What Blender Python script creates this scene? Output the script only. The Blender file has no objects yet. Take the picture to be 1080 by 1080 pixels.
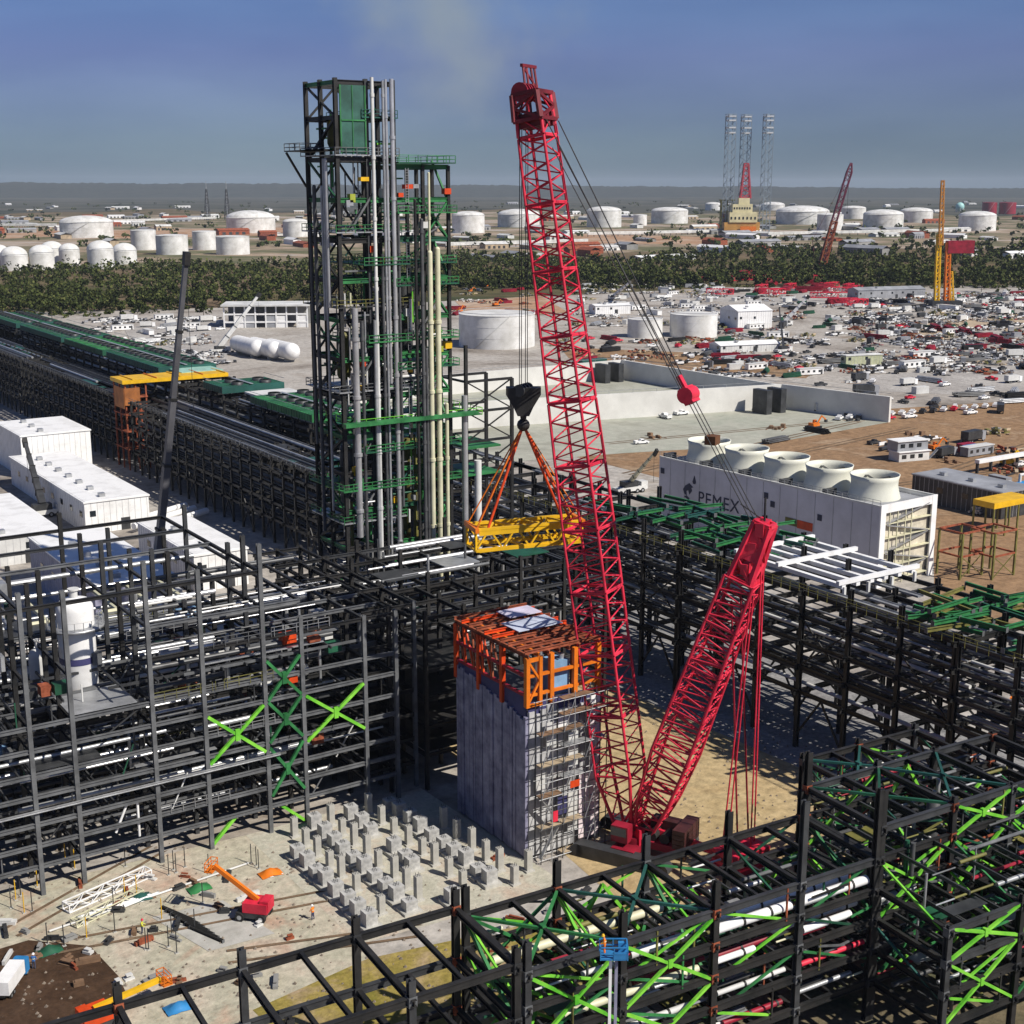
import bpy, math, random
from mathutils import Vector, Matrix
RND = random.Random(11)
PI = math.pi
rad = math.radians
S = bpy.context.scene
COL = S.collection
# ---------------------------------------------------------------- camera numbers (x runs along the cross beams, y along the long pipe rack)
F = 1450.0; PIT = math.atan(343 / F); YAW = rad(33.6); CAMH = 80.0
CY, SY = math.cos(YAW), math.sin(YAW)
def G(px, py, z=0.0):
    """photo pixel (1080 wide) -> point at height z"""
    dx = (px - 540) / F; dy = (540 - py) / F
    f = math.cos(PIT) + dy * math.sin(PIT); dz = -math.sin(PIT) + dy * math.cos(PIT)
    t = (z - CAMH) / dz
    return Vector(((CY * dx + SY * f) * t, (-SY * dx + CY * f) * t, z))
def dist(p): return math.hypot(p[0], p[1])
# ---------------------------------------------------------------- materials
MATS = {}
def mat(name, col, rough=.65, metal=0.0, var=.22, scale=.6, col2=None, detail=5, bump=0.0, spec=.4, thr=(.35, .68)):
    if name in MATS: return MATS[name]
    m = bpy.data.materials.new(name); m.use_nodes = True
    nt = m.node_tree; b = nt.nodes['Principled BSDF']
    b.inputs['Roughness'].default_value = rough; b.inputs['Metallic'].default_value = metal
    b.inputs['Specular IOR Level'].default_value = spec
    tc = nt.nodes.new('ShaderNodeTexCoord'); no = nt.nodes.new('ShaderNodeTexNoise')
    no.inputs['Scale'].default_value = scale; no.inputs['Detail'].default_value = detail; no.inputs['Roughness'].default_value = .65
    nt.links.new(tc.outputs['Object'], no.inputs['Vector'])
    r = nt.nodes.new('ShaderNodeValToRGB')
    c1 = [min(1, c * (1 - var)) for c in col]; c2 = list(col2) if col2 else [min(1, c * (1 + var)) for c in col]
    r.color_ramp.elements[0].position = thr[0]; r.color_ramp.elements[1].position = thr[1]
    r.color_ramp.elements[0].color = (*c1, 1); r.color_ramp.elements[1].color = (*c2, 1)
    nt.links.new(no.outputs['Fac'], r.inputs['Fac']); nt.links.new(r.outputs['Color'], b.inputs['Base Color'])
    if bump:
        bp = nt.nodes.new('ShaderNodeBump'); bp.inputs['Strength'].default_value = bump; bp.inputs['Distance'].default_value = .3
        nt.links.new(no.outputs['Fac'], bp.inputs['Height']); nt.links.new(bp.outputs['Normal'], b.inputs['Normal'])
    MATS[name] = m
    return m
def ground_mat(name, cols, scale, rough=.95, bump=.35, fine=.55, finec=.35):
    """several earth colours broken up at a large and a small scale"""
    m = bpy.data.materials.new(name); m.use_nodes = True; nt = m.node_tree; b = nt.nodes['Principled BSDF']
    b.inputs['Roughness'].default_value = rough; b.inputs['Specular IOR Level'].default_value = .15
    tc = nt.nodes.new('ShaderNodeTexCoord')
    n1 = nt.nodes.new('ShaderNodeTexNoise'); n1.inputs['Scale'].default_value = scale; n1.inputs['Detail'].default_value = 9; n1.inputs['Roughness'].default_value = .62; n1.inputs['Distortion'].default_value = .6
    nt.links.new(tc.outputs['Object'], n1.inputs['Vector'])
    r = nt.nodes.new('ShaderNodeValToRGB'); e = r.color_ramp.elements
    while len(e) < len(cols): e.new(.5)
    for i, c in enumerate(cols):
        e[i].position = .32 + .36 * i / max(1, len(cols) - 1); e[i].color = (*c, 1)
    nt.links.new(n1.outputs['Fac'], r.inputs['Fac'])
    n2 = nt.nodes.new('ShaderNodeTexNoise'); n2.inputs['Scale'].default_value = fine; n2.inputs['Detail'].default_value = 6; n2.inputs['Roughness'].default_value = .7
    nt.links.new(tc.outputs['Object'], n2.inputs['Vector'])
    mr = nt.nodes.new('ShaderNodeMapRange'); mr.inputs['From Min'].default_value = .3; mr.inputs['From Max'].default_value = .7
    mr.inputs['To Min'].default_value = 1 - finec; mr.inputs['To Max'].default_value = 1 + finec
    nt.links.new(n2.outputs['Fac'], mr.inputs['Value'])
    mx = nt.nodes.new('ShaderNodeMix'); mx.data_type = 'RGBA'; mx.blend_type = 'MULTIPLY'; mx.inputs['Factor'].default_value = 1
    nt.links.new(r.outputs['Color'], mx.inputs[6]); nt.links.new(mr.outputs['Result'], mx.inputs[7])
    nt.links.new(mx.outputs[2], b.inputs['Base Color'])
    bp = nt.nodes.new('ShaderNodeBump'); bp.inputs['Strength'].default_value = bump; bp.inputs['Distance'].default_value = .4
    nt.links.new(n2.outputs['Fac'], bp.inputs['Height']); nt.links.new(bp.outputs['Normal'], b.inputs['Normal'])
    return m
BLK = mat('black_steel', (.018, .019, .02), .55, .1, .4, .35, (.036, .034, .032))
DKG = mat('dark_grey_steel', (.05, .052, .055), .5, .2, .35, .4)
LSTEEL = mat('grey_primer_steel', (.13, .135, .14), .55, .1, .35, .4)
GAL = mat('galvanised', (.42, .43, .44), .4, .5, .25, .5)
PIPE = mat('silver_pipe', (.55, .55, .56), .3, .55, .2, .25)
CREAM = mat('cream_pipe', (.62, .6, .42), .45, .0, .15, .3)
DPIPE = mat('dark_pipe', (.09, .092, .095), .45, .2, .4, .3)
WHITE = mat('white_paint', (.74, .735, .72), .5, 0, .1, .25, (.83, .83, .82), detail=9, thr=(.32, .52))
WHITE2 = mat('weathered_white', (.62, .62, .6), .6, 0, .22, .12)
TANKW = mat('tank_white', (.62, .61, .57), .55, 0, .16, .09, (.82, .82, .8), detail=9)
RED = mat('crane_red', (.62, .014, .05), .5, 0, .3, .22, (.84, .04, .08))
RED2 = mat('dark_red', (.28, .012, .03), .5, 0, .35, .3)
ORED = mat('orange_red', (.6, .06, .01), .45, 0, .25, .4)
ORA = mat('orange_paint', (.68, .17, .012), .45, 0, .2, .4)
RUST = mat('rust_steel', (.24, .055, .022), .8, 0, .4, .8, (.40, .11, .05))
YEL = mat('yellow_paint', (.72, .42, .012), .45, 0, .2, .3)
GRN = mat('green_paint', (.02, .15, .045), .5, 0, .4, .25, (.05, .26, .08))
GRN2 = mat('deep_green_paint', (.015, .085, .045), .5, 0, .4, .3)
TEAL = mat('teal_paint', (.018, .085, .07), .5, 0, .35, .1)
LIME = mat('lime_green_paint', (.10, .52, .03), .45, 0, .3, .3, (.28, .70, .07))
OLIVE = mat('olive_primer', (.16, .15, .04), .6, 0, .35, .4)
BLUE = mat('blue_paint', (.03, .2, .45), .45, 0, .2, .5)
NAVY = mat('navy_sheet', (.05, .05, .14), .6, 0, .25, .3)
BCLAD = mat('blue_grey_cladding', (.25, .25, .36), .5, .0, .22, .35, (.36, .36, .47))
CONC = mat('pale_concrete', (.42, .41, .37), .85, 0, .2, .4, (.5, .49, .45), bump=.2)
CONCW = mat('white_concrete', (.66, .65, .61), .8, 0, .16, .06, (.74, .73, .69))
CONCD = mat('grey_concrete', (.26, .26, .25), .85, 0, .25, .1)
GLASS = mat('dark_glass', (.02, .025, .03), .08, 0, .2, .3, spec=.8)
TYRE = mat('tyre_rubber', (.018, .018, .018), .85, 0, .2, 2)
ROOFG = mat('grey_roof', (.3, .31, .33), .6, .1, .25, .12)
BROWN = mat('brown_timber', (.2, .12, .07), .85, 0, .35, .6)
TAN = mat('tan_sheet', (.42, .33, .22), .8, 0, .3, .3)
ROPE = mat('steel_rope', (.03, .03, .032), .6, .2, .2, 2)
SKIN = mat('skin', (.35, .2, .14), .6, 0, .1, 4)
FABO = mat('orange_workwear', (.75, .2, .01), .8, 0, .15, 4)
FABB = mat('navy_workwear', (.04, .05, .12), .85, 0, .15, 4)
# ---------------------------------------------------------------- mesh builder
V = Vector
class MB:
    def __init__(s): s.v = []; s.f = []; s.mi = []; s.sm = []; s.cur = 0
    def add(s, vs, fs, smooth=False):
        o = len(s.v); s.v.extend([tuple(v) for v in vs])
        for f in fs: s.f.append(tuple(i + o for i in f)); s.mi.append(s.cur); s.sm.append(smooth)
        return s
    def box(s, a, b):
        x0, y0, z0 = a; x1, y1, z1 = b
        return s.add([(x0,y0,z0),(x1,y0,z0),(x1,y1,z0),(x0,y1,z0),(x0,y0,z1),(x1,y0,z1),(x1,y1,z1),(x0,y1,z1)],
                     [(3,2,1,0),(4,5,6,7),(0,1,5,4),(1,2,6,5),(2,3,7,6),(3,0,4,7)])
    def cbox(s, c, d): return s.box([c[i] - d[i] / 2 for i in range(3)], [c[i] + d[i] / 2 for i in range(3)])
    @staticmethod
    def basis(p, q, up=None):
        p, q = V(p), V(q); a = (q - p)
        if a.length < 1e-6: a = V((0, 0, 1e-3))
        a = a.normalized(); u = V(up) if up else (V((0, 0, 1)) if abs(a.z) < .9 else V((0, 1, 0)))
        e = a.cross(u)
        if e.length < 1e-5: e = a.cross(V((1, 0, 0)))
        e.normalize(); w = e.cross(a).normalized()
        return p, q, e, w
    def bar(s, p, q, w=.2, h=None, up=None):
        h = h or w; p, q, e, n = s.basis(p, q, up); e = e * w / 2; n = n * h / 2
        return s.add([p-e-n, p+e-n, p+e+n, p-e+n, q-e-n, q+e-n, q+e+n, q-e+n],
                     [(0,1,2,3),(7,6,5,4),(0,4,5,1),(1,5,6,2),(2,6,7,3),(3,7,4,0)])
    def ibar(s, p, q, b=.3, h=.4, t=.05, up=None):
        """an I section: flanges of width b, depth h"""
        p, q, e, n = s.basis(p, q, up); B, H, T, w = b/2, h/2, t, t/2
        pr = [(-B,-H),(B,-H),(B,-H+T),(w,-H+T),(w,H-T),(B,H-T),(B,H),(-B,H),(-B,H-T),(-w,H-T),(-w,-H+T),(-B,-H+T)]
        vs = [p + e*x + n*y for x, y in pr] + [q + e*x + n*y for x, y in pr]
        fs = [(i, i+12, (i+1) % 12 + 12, (i+1) % 12) for i in range(12)]
        fs += [(0,1,2,11),(3,4,9,10),(8,5,6,7),(12,23,14,13),(15,22,21,16),(20,19,18,17)]
        return s.add(vs, fs)
    def tube(s, p, q, r, n=8, r2=None, cap=True):
        r2 = r if r2 is None else r2; p, q, e, w = s.basis(p, q); vs = []
        for c, rr in ((p, r), (q, r2)):
            for i in range(n):
                a = 2*PI*i/n; vs.append(c + e*math.cos(a)*rr + w*math.sin(a)*rr)
        s.add(vs, [(i, (i+1) % n, (i+1) % n + n, i+n) for i in range(n)], True)
        if cap: s.add(vs, [tuple(range(n-1, -1, -1)), tuple(range(n, 2*n))])
        return s
    def path(s, pts, r, n=8):
        for a, b in zip(pts[:-1], pts[1:]): s.tube(a, b, r, n)
        for c in pts[1:-1]: s.ball(c, r * 1.02, 6, 4)
        return s
    def ball(s, c, r, n=12, m=8, sz=1.0):
        c = V(c); return s.lathe(c.x, c.y, [(r*math.sin(PI*j/m), c.z - r*sz*math.cos(PI*j/m)) for j in range(m+1)], n)
    def lathe(s, cx, cy, prof, n=24, smooth=True):
        vs = []; fs = []
        for r, z in prof:
            for i in range(n): vs.append((cx + max(r, .001)*math.cos(2*PI*i/n), cy + max(r, .001)*math.sin(2*PI*i/n), z))
        for j in range(len(prof)-1):
            for i in range(n): fs.append((j*n+i, j*n+(i+1) % n, (j+1)*n+(i+1) % n, (j+1)*n+i))
        return s.add(vs, fs, smooth)
    def disc(s, cx, cy, z, r, n=24): return s.add([(cx+r*math.cos(2*PI*i/n), cy+r*math.sin(2*PI*i/n), z) for i in range(n)], [tuple(range(n))])
    def prism(s, pts, z0, z1):
        n = len(pts); return s.add([(x, y, z0) for x, y in pts] + [(x, y, z1) for x, y in pts],
                                   [tuple(range(n-1, -1, -1)), tuple(range(n, 2*n))] + [(i, (i+1) % n, (i+1) % n+n, i+n) for i in range(n)])
    def lattice(s, p, q, w0, h0, w1, h1, n, side, rc=.14, rl=.06, tube=False, ends=True):
        """box lattice from p to q, width along 'side'"""
        p, q = V(p), V(q); a = (q-p).normalized(); e = V(side); e = (e - a*e.dot(a)).normalized(); w = a.cross(e)
        P = lambda t, i, j: p.lerp(q, t) + e*i*(w0+(w1-w0)*t)/2 + w*j*(h0+(h1-h0)*t)/2
        put = (lambda A, B, r: s.tube(A, B, r, 6, cap=False)) if tube else (lambda A, B, r: s.bar(A, B, r*1.8))
        cs = [(-1,-1),(1,-1),(1,1),(-1,1)]
        for i, j in cs: put(P(0, i, j), P(1, i, j), rc)
        for k in range(n):
            t0, t1 = k/n, (k+1)/n
            for c in range(4):
                A, B = cs[c], cs[(c+1) % 4]
                if k % 2 == c % 2: put(P(t0, *A), P(t1, *B), rl)
                else: put(P(t0, *B), P(t1, *A), rl)
        if ends:
            for t in (0, 1):
                for c in range(4): put(P(t, *cs[c]), P(t, *cs[(c+1) % 4]), rl*1.3)
        return s
    def build(s, name, m, parent=None, loc=None):
        me = bpy.data.meshes.new(name); me.from_pydata(s.v, [], s.f)
        ms = m if isinstance(m, (list, tuple)) else [m]
        for x in ms: me.materials.append(x)
        if len(ms) > 1: me.polygons.foreach_set('material_index', s.mi)
        if any(s.sm): me.polygons.foreach_set('use_smooth', s.sm)
        me.update()
        o = bpy.data.objects.new(name, me); COL.objects.link(o)
        if parent: o.parent = parent
        if loc is not None: o.location = loc
        return o
def tag(o, label=None, cat=None, group=None, kind=None):
    if label: o['label'] = label
    if cat: o['category'] = cat
    if group: o['group'] = group
    if kind: o['kind'] = kind
    return o
def thing(name, label, cat, loc=(0,0,0), rz=0, group=None):
    o = bpy.data.objects.new(name, None); COL.objects.link(o); o.empty_display_size = .5
    o.location = loc; o.rotation_euler = (0, 0, rz)
    return tag(o, label, cat, group)
KIDS = {}
def dup(o, loc, rz=0, label=None, scale=None, parent=None):
    """a thing with copies of its parts and sub-parts"""
    c = o.copy(); COL.objects.link(c)
    if parent is None:
        c.location = loc; c.rotation_euler = (0, 0, rz)
        if scale: c.scale = scale if isinstance(scale, (tuple, list)) else (scale,)*3
    else: c.parent = parent
    if label: c['label'] = label
    if o.name not in KIDS: KIDS[o.name] = list(o.children)
    for ch in KIDS[o.name]: dup(ch, None, parent=c)
    return c
def structure(name, mb, m, loc=None): return tag(mb.build(name, m, None, loc), kind='structure')
class Kit:
    """collects parts of one kind; past 95 the small rest becomes one 'stuff' part"""
    def __init__(s, t): s.t = t; s.d = {}
    def put(s, name, mb, m):
        l = s.d.setdefault(name, [])
        if len(l) < 95:
            l.append(1); o = mb.build(name, m, s.t)
            if name == 'connection_plates': o['kind'] = 'stuff'
        else: s.d.setdefault('+' + name, []).append((mb, m))
    def done(s):
        for k, l in s.d.items():
            if k[0] != '+': continue
            ms = []; M_ = MB()
            for mb, m in l:
                if m not in ms: ms.append(m)
                M_.cur = ms.index(m); M_.add(mb.v, mb.f, True)
            M_.sm = [False]*len(M_.f)
            o = M_.build(k[1:], ms, s.t); o['kind'] = 'stuff'
# ---------------------------------------------------------------- sky, sun, camera
SUN_EL, SUN_AZ = rad(44.5), math.atan2(-.92, .44)          # direction towards the sun in plan
w = bpy.data.worlds.new('World'); S.world = w; w.use_nodes = True; nt = w.node_tree
bg = nt.nodes['Background']; sky = nt.nodes.new('ShaderNodeTexSky'); sky.sky_type = 'NISHITA'; sky.sun_disc = False
sky.sun_elevation = SUN_EL; sky.sun_rotation = PI/2 - SUN_AZ; sky.air_density = 1.0; sky.dust_density = .3; sky.ozone_density = 3.0; sky.altitude = 80
# broad soft cloud veils multiply the clear sky a little
tc = nt.nodes.new('ShaderNodeTexCoord'); mp = nt.nodes.new('ShaderNodeMapping'); mp.inputs['Scale'].default_value = (1.2, 1.2, 5)
no = nt.nodes.new('ShaderNodeTexNoise'); no.inputs['Scale'].default_value = 2.6; no.inputs['Detail'].default_value = 6
nt.links.new(tc.outputs['Generated'], mp.inputs['Vector']); nt.links.new(mp.outputs['Vector'], no.inputs['Vector'])
sep = nt.nodes.new('ShaderNodeSeparateXYZ'); nt.links.new(tc.outputs['Generated'], sep.inputs['Vector'])
rp = nt.nodes.new('ShaderNodeValToRGB'); e = rp.color_ramp.elements
e[0].position = 0.0; e[0].color = (.31, .46, .78, 1); e[1].position = .45; e[1].color = (.62, .66, .88, 1)
for z_, c_ in ((.03, (.36, .46, .74)), (.06, (.43, .475, .80)), (.088, (.50, .50, .86)), (.115, (.50, .56, .90))): e.new(z_).color = (*c_, 1)
nt.links.new(sep.outputs['Z'], rp.inputs['Fac'])
mx = nt.nodes.new('ShaderNodeMix'); mx.data_type = 'RGBA'; mx.blend_type = 'MULTIPLY'; mx.inputs['Factor'].default_value = 1
nt.links.new(sky.outputs['Color'], mx.inputs[6]); nt.links.new(rp.outputs['Color'], mx.inputs[7])
cr = nt.nodes.new('ShaderNodeValToRGB'); cr.color_ramp.elements[0].position = .4; cr.color_ramp.elements[1].position = .75
cr.color_ramp.elements[0].color = (.86, .88, .90, 1); cr.color_ramp.elements[1].color = (1.22, 1.20, 1.10, 1)
nt.links.new(no.outputs['Fac'], cr.inputs['Fac'])
mx2 = nt.nodes.new('ShaderNodeMix'); mx2.data_type = 'RGBA'; mx2.blend_type = 'MULTIPLY'; mx2.inputs['Factor'].default_value = 1
nt.links.new(mx.outputs[2], mx2.inputs[6]); nt.links.new(cr.outputs['Color'], mx2.inputs[7])
# one pale cloud bank high in the middle of the view
a_ = V((CY*(478-540)/F + SY*(math.cos(PIT)+math.sin(PIT)*(526/F)), -SY*(478-540)/F + CY*(math.cos(PIT)+math.sin(PIT)*(526/F)), -math.sin(PIT)+math.cos(PIT)*526/F)).normalized()
dt = nt.nodes.new('ShaderNodeVectorMath'); dt.operation = 'DISTANCE'; nt.links.new(tc.outputs['Generated'], dt.inputs[0]); dt.inputs[1].default_value = a_
n3 = nt.nodes.new('ShaderNodeTexNoise'); n3.inputs['Scale'].default_value = 14; n3.inputs['Detail'].default_value = 6; nt.links.new(tc.outputs['Generated'], n3.inputs['Vector'])
ma = nt.nodes.new('ShaderNodeMath'); ma.operation = 'MULTIPLY_ADD'; nt.links.new(n3.outputs['Fac'], ma.inputs[0]); ma.inputs[1].default_value = -.16; nt.links.new(dt.outputs['Value'], ma.inputs[2])
m5 = nt.nodes.new('ShaderNodeMapRange'); m5.interpolation_type = 'SMOOTHSTEP'; nt.links.new(ma.outputs[0], m5.inputs['Value']); m5.inputs['From Min'].default_value = .0; m5.inputs['From Max'].default_value = -.08; m5.inputs['To Min'].default_value = 0; m5.inputs['To Max'].default_value = .85
mx3 = nt.nodes.new('ShaderNodeMix'); mx3.data_type = 'RGBA'; nt.links.new(m5.outputs['Result'], mx3.inputs['Factor']); nt.links.new(mx2.outputs[2], mx3.inputs[6]); mx3.inputs[7].default_value = (3.5, 4.2, 4.9, 1)
nt.links.new(mx3.outputs[2], bg.inputs['Color']); bg.inputs['Strength'].default_value = .07
sl = bpy.data.lights.new('sun', 'SUN'); sl.energy = 4.9; sl.angle = rad(.53); sl.color = (1, .94, .85)
so = bpy.data.objects.new('sun', sl); COL.objects.link(so)
sd = V((math.cos(SUN_AZ)*math.cos(SUN_EL), math.sin(SUN_AZ)*math.cos(SUN_EL), math.sin(SUN_EL)))
so.rotation_euler = sd.to_track_quat('Z', 'Y').to_euler(); so.location = (0, 0, 300)
cd = bpy.data.cameras.new('camera'); cam = bpy.data.objects.new('camera', cd); COL.objects.link(cam); S.camera = cam
cam.location = (0, 0, CAMH); cam.rotation_euler = (PI/2 - PIT, 0, -YAW); cd.sensor_width = 36; cd.sensor_fit = 'HORIZONTAL'
cd.lens = 36 * F / 1080; cd.clip_start = 1; cd.clip_end = 40000
S.view_settings.view_transform = 'Standard'; S.view_settings.look = 'None'; S.view_settings.exposure = .18; S.view_settings.gamma = 1
S.cycles.max_bounces = 5; S.cycles.diffuse_bounces = 2; S.cycles.glossy_bounces = 2; S.cycles.transmission_bounces = 2; S.cycles.caustics_reflective = False
# ---------------------------------------------------------------- ground and terrain
def sheet(name, pts, m, z):
    return structure(name, MB().add([(p[0], p[1], z) for p in pts], [tuple(range(len(pts)))]), m)
def pxs(l): return [G(*p) for p in l]
g = MB(); g.disc(0, 0, 0, 16000, 96)
structure('ground', g, ground_mat('ground_earth', [(.045, .055, .022), (.10, .085, .04), (.17, .12, .075), (.07, .075, .03)], .0042, fine=.03))
site = [G(-160, 334), G(420, 320), G(770, 303), G(1300, 299), V((520, -140, 0)), V((20, -60, 0)), V((-90, 120, 0)), V((-40, 420, 0))]
sheet('construction_ground', site, ground_mat('site_earth', [(.19, .165, .14), (.33, .30, .265), (.40, .375, .34), (.25, .205, .16)], .02, fine=.4), .02)
dirt = ground_mat('brown_dirt', [(.20, .12, .065), (.29, .185, .105), (.24, .15, .085), (.36, .26, .17)], .045, fine=.5)
sheet('dirt_lot', pxs([(560, 470), (640, 452), (860, 436), (1250, 412), (1300, 560), (1090, 660), (985, 660), (985, 560), (760, 520)]), dirt, .04)
sheet('dirt_strip', pxs([(590, 366), (730, 372), (860, 392), (850, 399), (700, 390), (600, 378)]), dirt, .04)
sheet('haul_road', pxs([(890, 398), (1200, 376), (1300, 396), (1000, 416), (910, 412)]), ground_mat('pale_gravel', [(.30, .28, .26), (.42, .40, .37)], .05, fine=.6), .06)
sheet('brown_track', pxs([(930, 345), (1200, 318), (1200, 326), (960, 356)]), ground_mat('tan_track', [(.36, .27, .18), (.46, .38, .28)], .05), .06)
sheet('laydown_road', pxs([(700, 312), (1060, 306), (1200, 304), (1200, 310), (980, 320), (800, 322)]), bpy.data.materials['pale_gravel'], .06)
sheet('crane_pad', [(88, 100, .04), (137, 78, .04), (131, 180, .04), (98, 180, .04)], ground_mat('yellow_sand', [(.34, .25, .12), (.44, .34, .19), (.40, .29, .15)], .06, fine=.7), .04)
sheet('rack_strip', [(126, 40, .03), (166, 40, .03), (166, 730, .03), (126, 730, .03)], ground_mat('grey_gravel', [(.16, .16, .16), (.27, .265, .26), (.21, .2, .2)], .12, fine=1.2), .03)
sheet('concrete_pad', [(60.5, 121, 0), (87, 119, 0), (86, 152, 0), (60.5, 152, 0)], ground_mat('pad_concrete', [(.38, .37, .29), (.46, .44, .36), (.46, .37, .29)], .16, fine=1.6, finec=.2), .05)
sheet('work_yard', [(22, 112, 0), (60.5, 112, 0), (60.5, 152, 0), (18, 155, 0)], ground_mat('work_earth', [(.42, .30, .22), (.40, .38, .29), (.47, .42, .33), (.44, .32, .24)], .10, fine=.9, finec=.3), .04)
sheet('mud_patch', pxs([(-30, 1010), (30, 992), (95, 998), (125, 1030), (135, 1052), (80, 1085), (-30, 1110)]), ground_mat('wet_mud', [(.045, .026, .016), (.085, .05, .03)], .3, rough=.6, fine=1.5), .06)
sheet('grass_verge', [(47, 101, 0), (88, 96, 0), (90, 112, 0), (60, 118, 0), (46, 116, 0)], ground_mat('yellow_grass', [(.17, .15, .03), (.28, .22, .06), (.36, .27, .17)], .15, fine=1.2), .055)
sheet('gravel_yard', [(60, 30, 0), (126, 30, 0), (126, 96, 0), (60, 100, 0)], ground_mat('dark_yard', [(.09, .08, .05), (.16, .13, .08), (.06, .075, .04)], .12, fine=1.0), .035)
flat = ground_mat('tank_farm_earth', [(.20, .14, .09), (.09, .10, .045), (.33, .25, .18), (.40, .38, .35)], .006, fine=.03)
sheet('tank_farm_ground', pxs([(-300, 296), (-300, 232), (600, 222), (1300, 226), (1300, 262), (800, 262), (480, 272)]), flat, .1)
for k, (l, c_) in enumerate([([(0, 243), (62, 242), (70, 249), (0, 252)], 'red_earth'), ([(118, 243), (300, 240), (300, 248), (120, 252)], 'red_earth'), ([(560, 246), (760, 250), (740, 258), (580, 256)], 'red_earth'), ([(480, 318), (570, 312), (600, 330), (500, 336)], 'red_earth'), ([(130, 345), (240, 338), (240, 380), (150, 384)], 'pale_gravel')]):
    sheet('earth_patch', pxs(l), bpy.data.materials.get(c_) or ground_mat(c_, [(.30, .15, .08), (.38, .24, .15), (.44, .36, .28)], .02, fine=.1), .14)
rut = ground_mat('rut_dirt', [(.12, .08, .05), (.2, .14, .09)], .2, fine=.8)
for k, (x0_, y0_, x1_, y1_) in enumerate([(660, 500, 900, 446), (700, 508, 960, 452), (640, 468, 870, 446), (990, 500, 1080, 470), (880, 520, 1080, 494), (600, 374, 850, 396), (10, 985, 150, 905), (60, 1000, 320, 950), (240, 1010, 420, 985)]):
    A_, B_ = G(x0_, y0_), G(x1_, y1_); e_ = (B_-A_).normalized(); n_ = V((-e_.y, e_.x, 0)); w_ = .45 if y0_ > 900 else .9
    for o_ in (-1.2, 1.2): sheet('tyre_track', [A_+n_*(o_-w_/2), B_+n_*(o_-w_/2)+e_*3, B_+n_*(o_+w_/2)+e_*2, A_+n_*(o_+w_/2)], rut, .095 + k*.004 + (o_ > 0)*.002)
st_ = MB(); rs = random.Random(12)
for k in range(900):
    p_ = G(rs.uniform(-10, 560), rs.uniform(890, 1075)) if k < 650 else G(rs.uniform(640, 860), rs.uniform(760, 900)); q_ = rs.uniform(.06, .28); st_.add([(p_.x-q_, p_.y, .05), (p_.x, p_.y-q_*.8, .05), (p_.x+q_*.9, p_.y, .05), (p_.x, p_.y+q_, .05), (p_.x, p_.y, .05+q_*1.1)], [(0,1,4),(1,2,4),(2,3,4),(3,0,4)])
tag(st_.build('rubble', mat('rubble_grey', (.2, .165, .13), .9, 0, .4, 2)), kind='stuff')
# low wooded hills that close the horizon
h = MB()
for (d0, hh, ph) in ((12500, 112, 1.7),):
    n = 700; vs = []; hr_ = random.Random(2)
    for i in range(n+1):
        f = i/n; a = YAW + rad(-40 + 80*f)
        for j, (dd, k) in enumerate(((-1500, 0), (-600, .7), (0, 1), (900, .6), (1800, 0))):
            z = (hh - 46*max(0, min(1, (f-.3)/.45)))*k*(1 + .03*math.sin(i*.071+ph) + .025*math.sin(i*.2+ph*2) + .02*math.sin(i*.53) + (hr_.uniform(-.035, .05) if j == 2 else 0)) - (6 if k == 0 else 0)
            vs.append((math.sin(a)*(d0+dd), math.cos(a)*(d0+dd), z))
    h.add(vs, [(i*5+j, (i+1)*5+j, (i+1)*5+j+1, i*5+j+1) for i in range(n) for j in range(4)], True)
ff = MB(); nn = 60; ring = []
for i in range(nn+1):
    a = YAW + rad(-45 + 90*i/nn); d0 = 4700 + 500*math.sin(i*.7) + 300*math.sin(i*1.9)
    ring += [(math.sin(a)*d0, math.cos(a)*d0, .3), (math.sin(a)*14500, math.cos(a)*14500, .3)]
ff.add(ring, [(2*i, 2*i+2, 2*i+3, 2*i+1) for i in range(nn)])
structure('forest_plain', ff, ground_mat('far_forest_floor', [(.028, .034, .022), (.05, .055, .04), (.10, .095, .075), (.035, .042, .03)], .0016, fine=.01))
structure('hills', h, ground_mat('hill_forest', [(.03, .038, .03), (.05, .055, .045), (.04, .045, .035)], .004, fine=.02))
# ---------------------------------------------------------------- woods
L1 = mat('leaf_dark', (.030, .042, .012), .9, 0, .35, .12, spec=.1); L2 = mat('leaf_mid', (.062, .078, .022), .9, 0, .3, .12, spec=.1)
L3 = mat('leaf_light', (.10, .11, .034), .9, 0, .3, .12, spec=.1); BARK = mat('bark', (.09, .07, .05), .9, 0, .3, 1)
def leaf(mb, c, s):
    n = V((RND.gauss(0,1), RND.gauss(0,1), RND.gauss(.5,1))).normalized(); e = n.orthogonal().normalized(); f = n.cross(e)
    a = RND.random()*6.3; e, f = e*math.cos(a)+f*math.sin(a), f*math.cos(a)-e*math.sin(a)
    mb.add([c-e*s-f*s*.7, c+e*s-f*s*.5, c+e*s*.8+f*s*.8, c-e*s*.7+f*s], [(0,1,2,3)])
def crown(mb, x, y, z0, r, hh, n, s):
    nb = 5; bl = [(RND.gauss(0,.45)*r, RND.gauss(0,.45)*r, z0 + hh*RND.uniform(.25,.85), RND.uniform(.4,.7)*r) for _ in range(nb)]
    for i in range(n):
        bx, by, bz, br = bl[i % nb]; d = V((RND.gauss(0,1), RND.gauss(0,1), RND.gauss(0,1))).normalized()*br*RND.uniform(.55,1.05)
        mb.cur = 0 if d.z < -.1*br else RND.choice((0,1,1,2)); leaf(mb, V((x+bx+d.x, y+by+d.y, bz+d.z*hh/r*.4)), s*RND.uniform(.6,1.3))
wood = MB()
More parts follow.
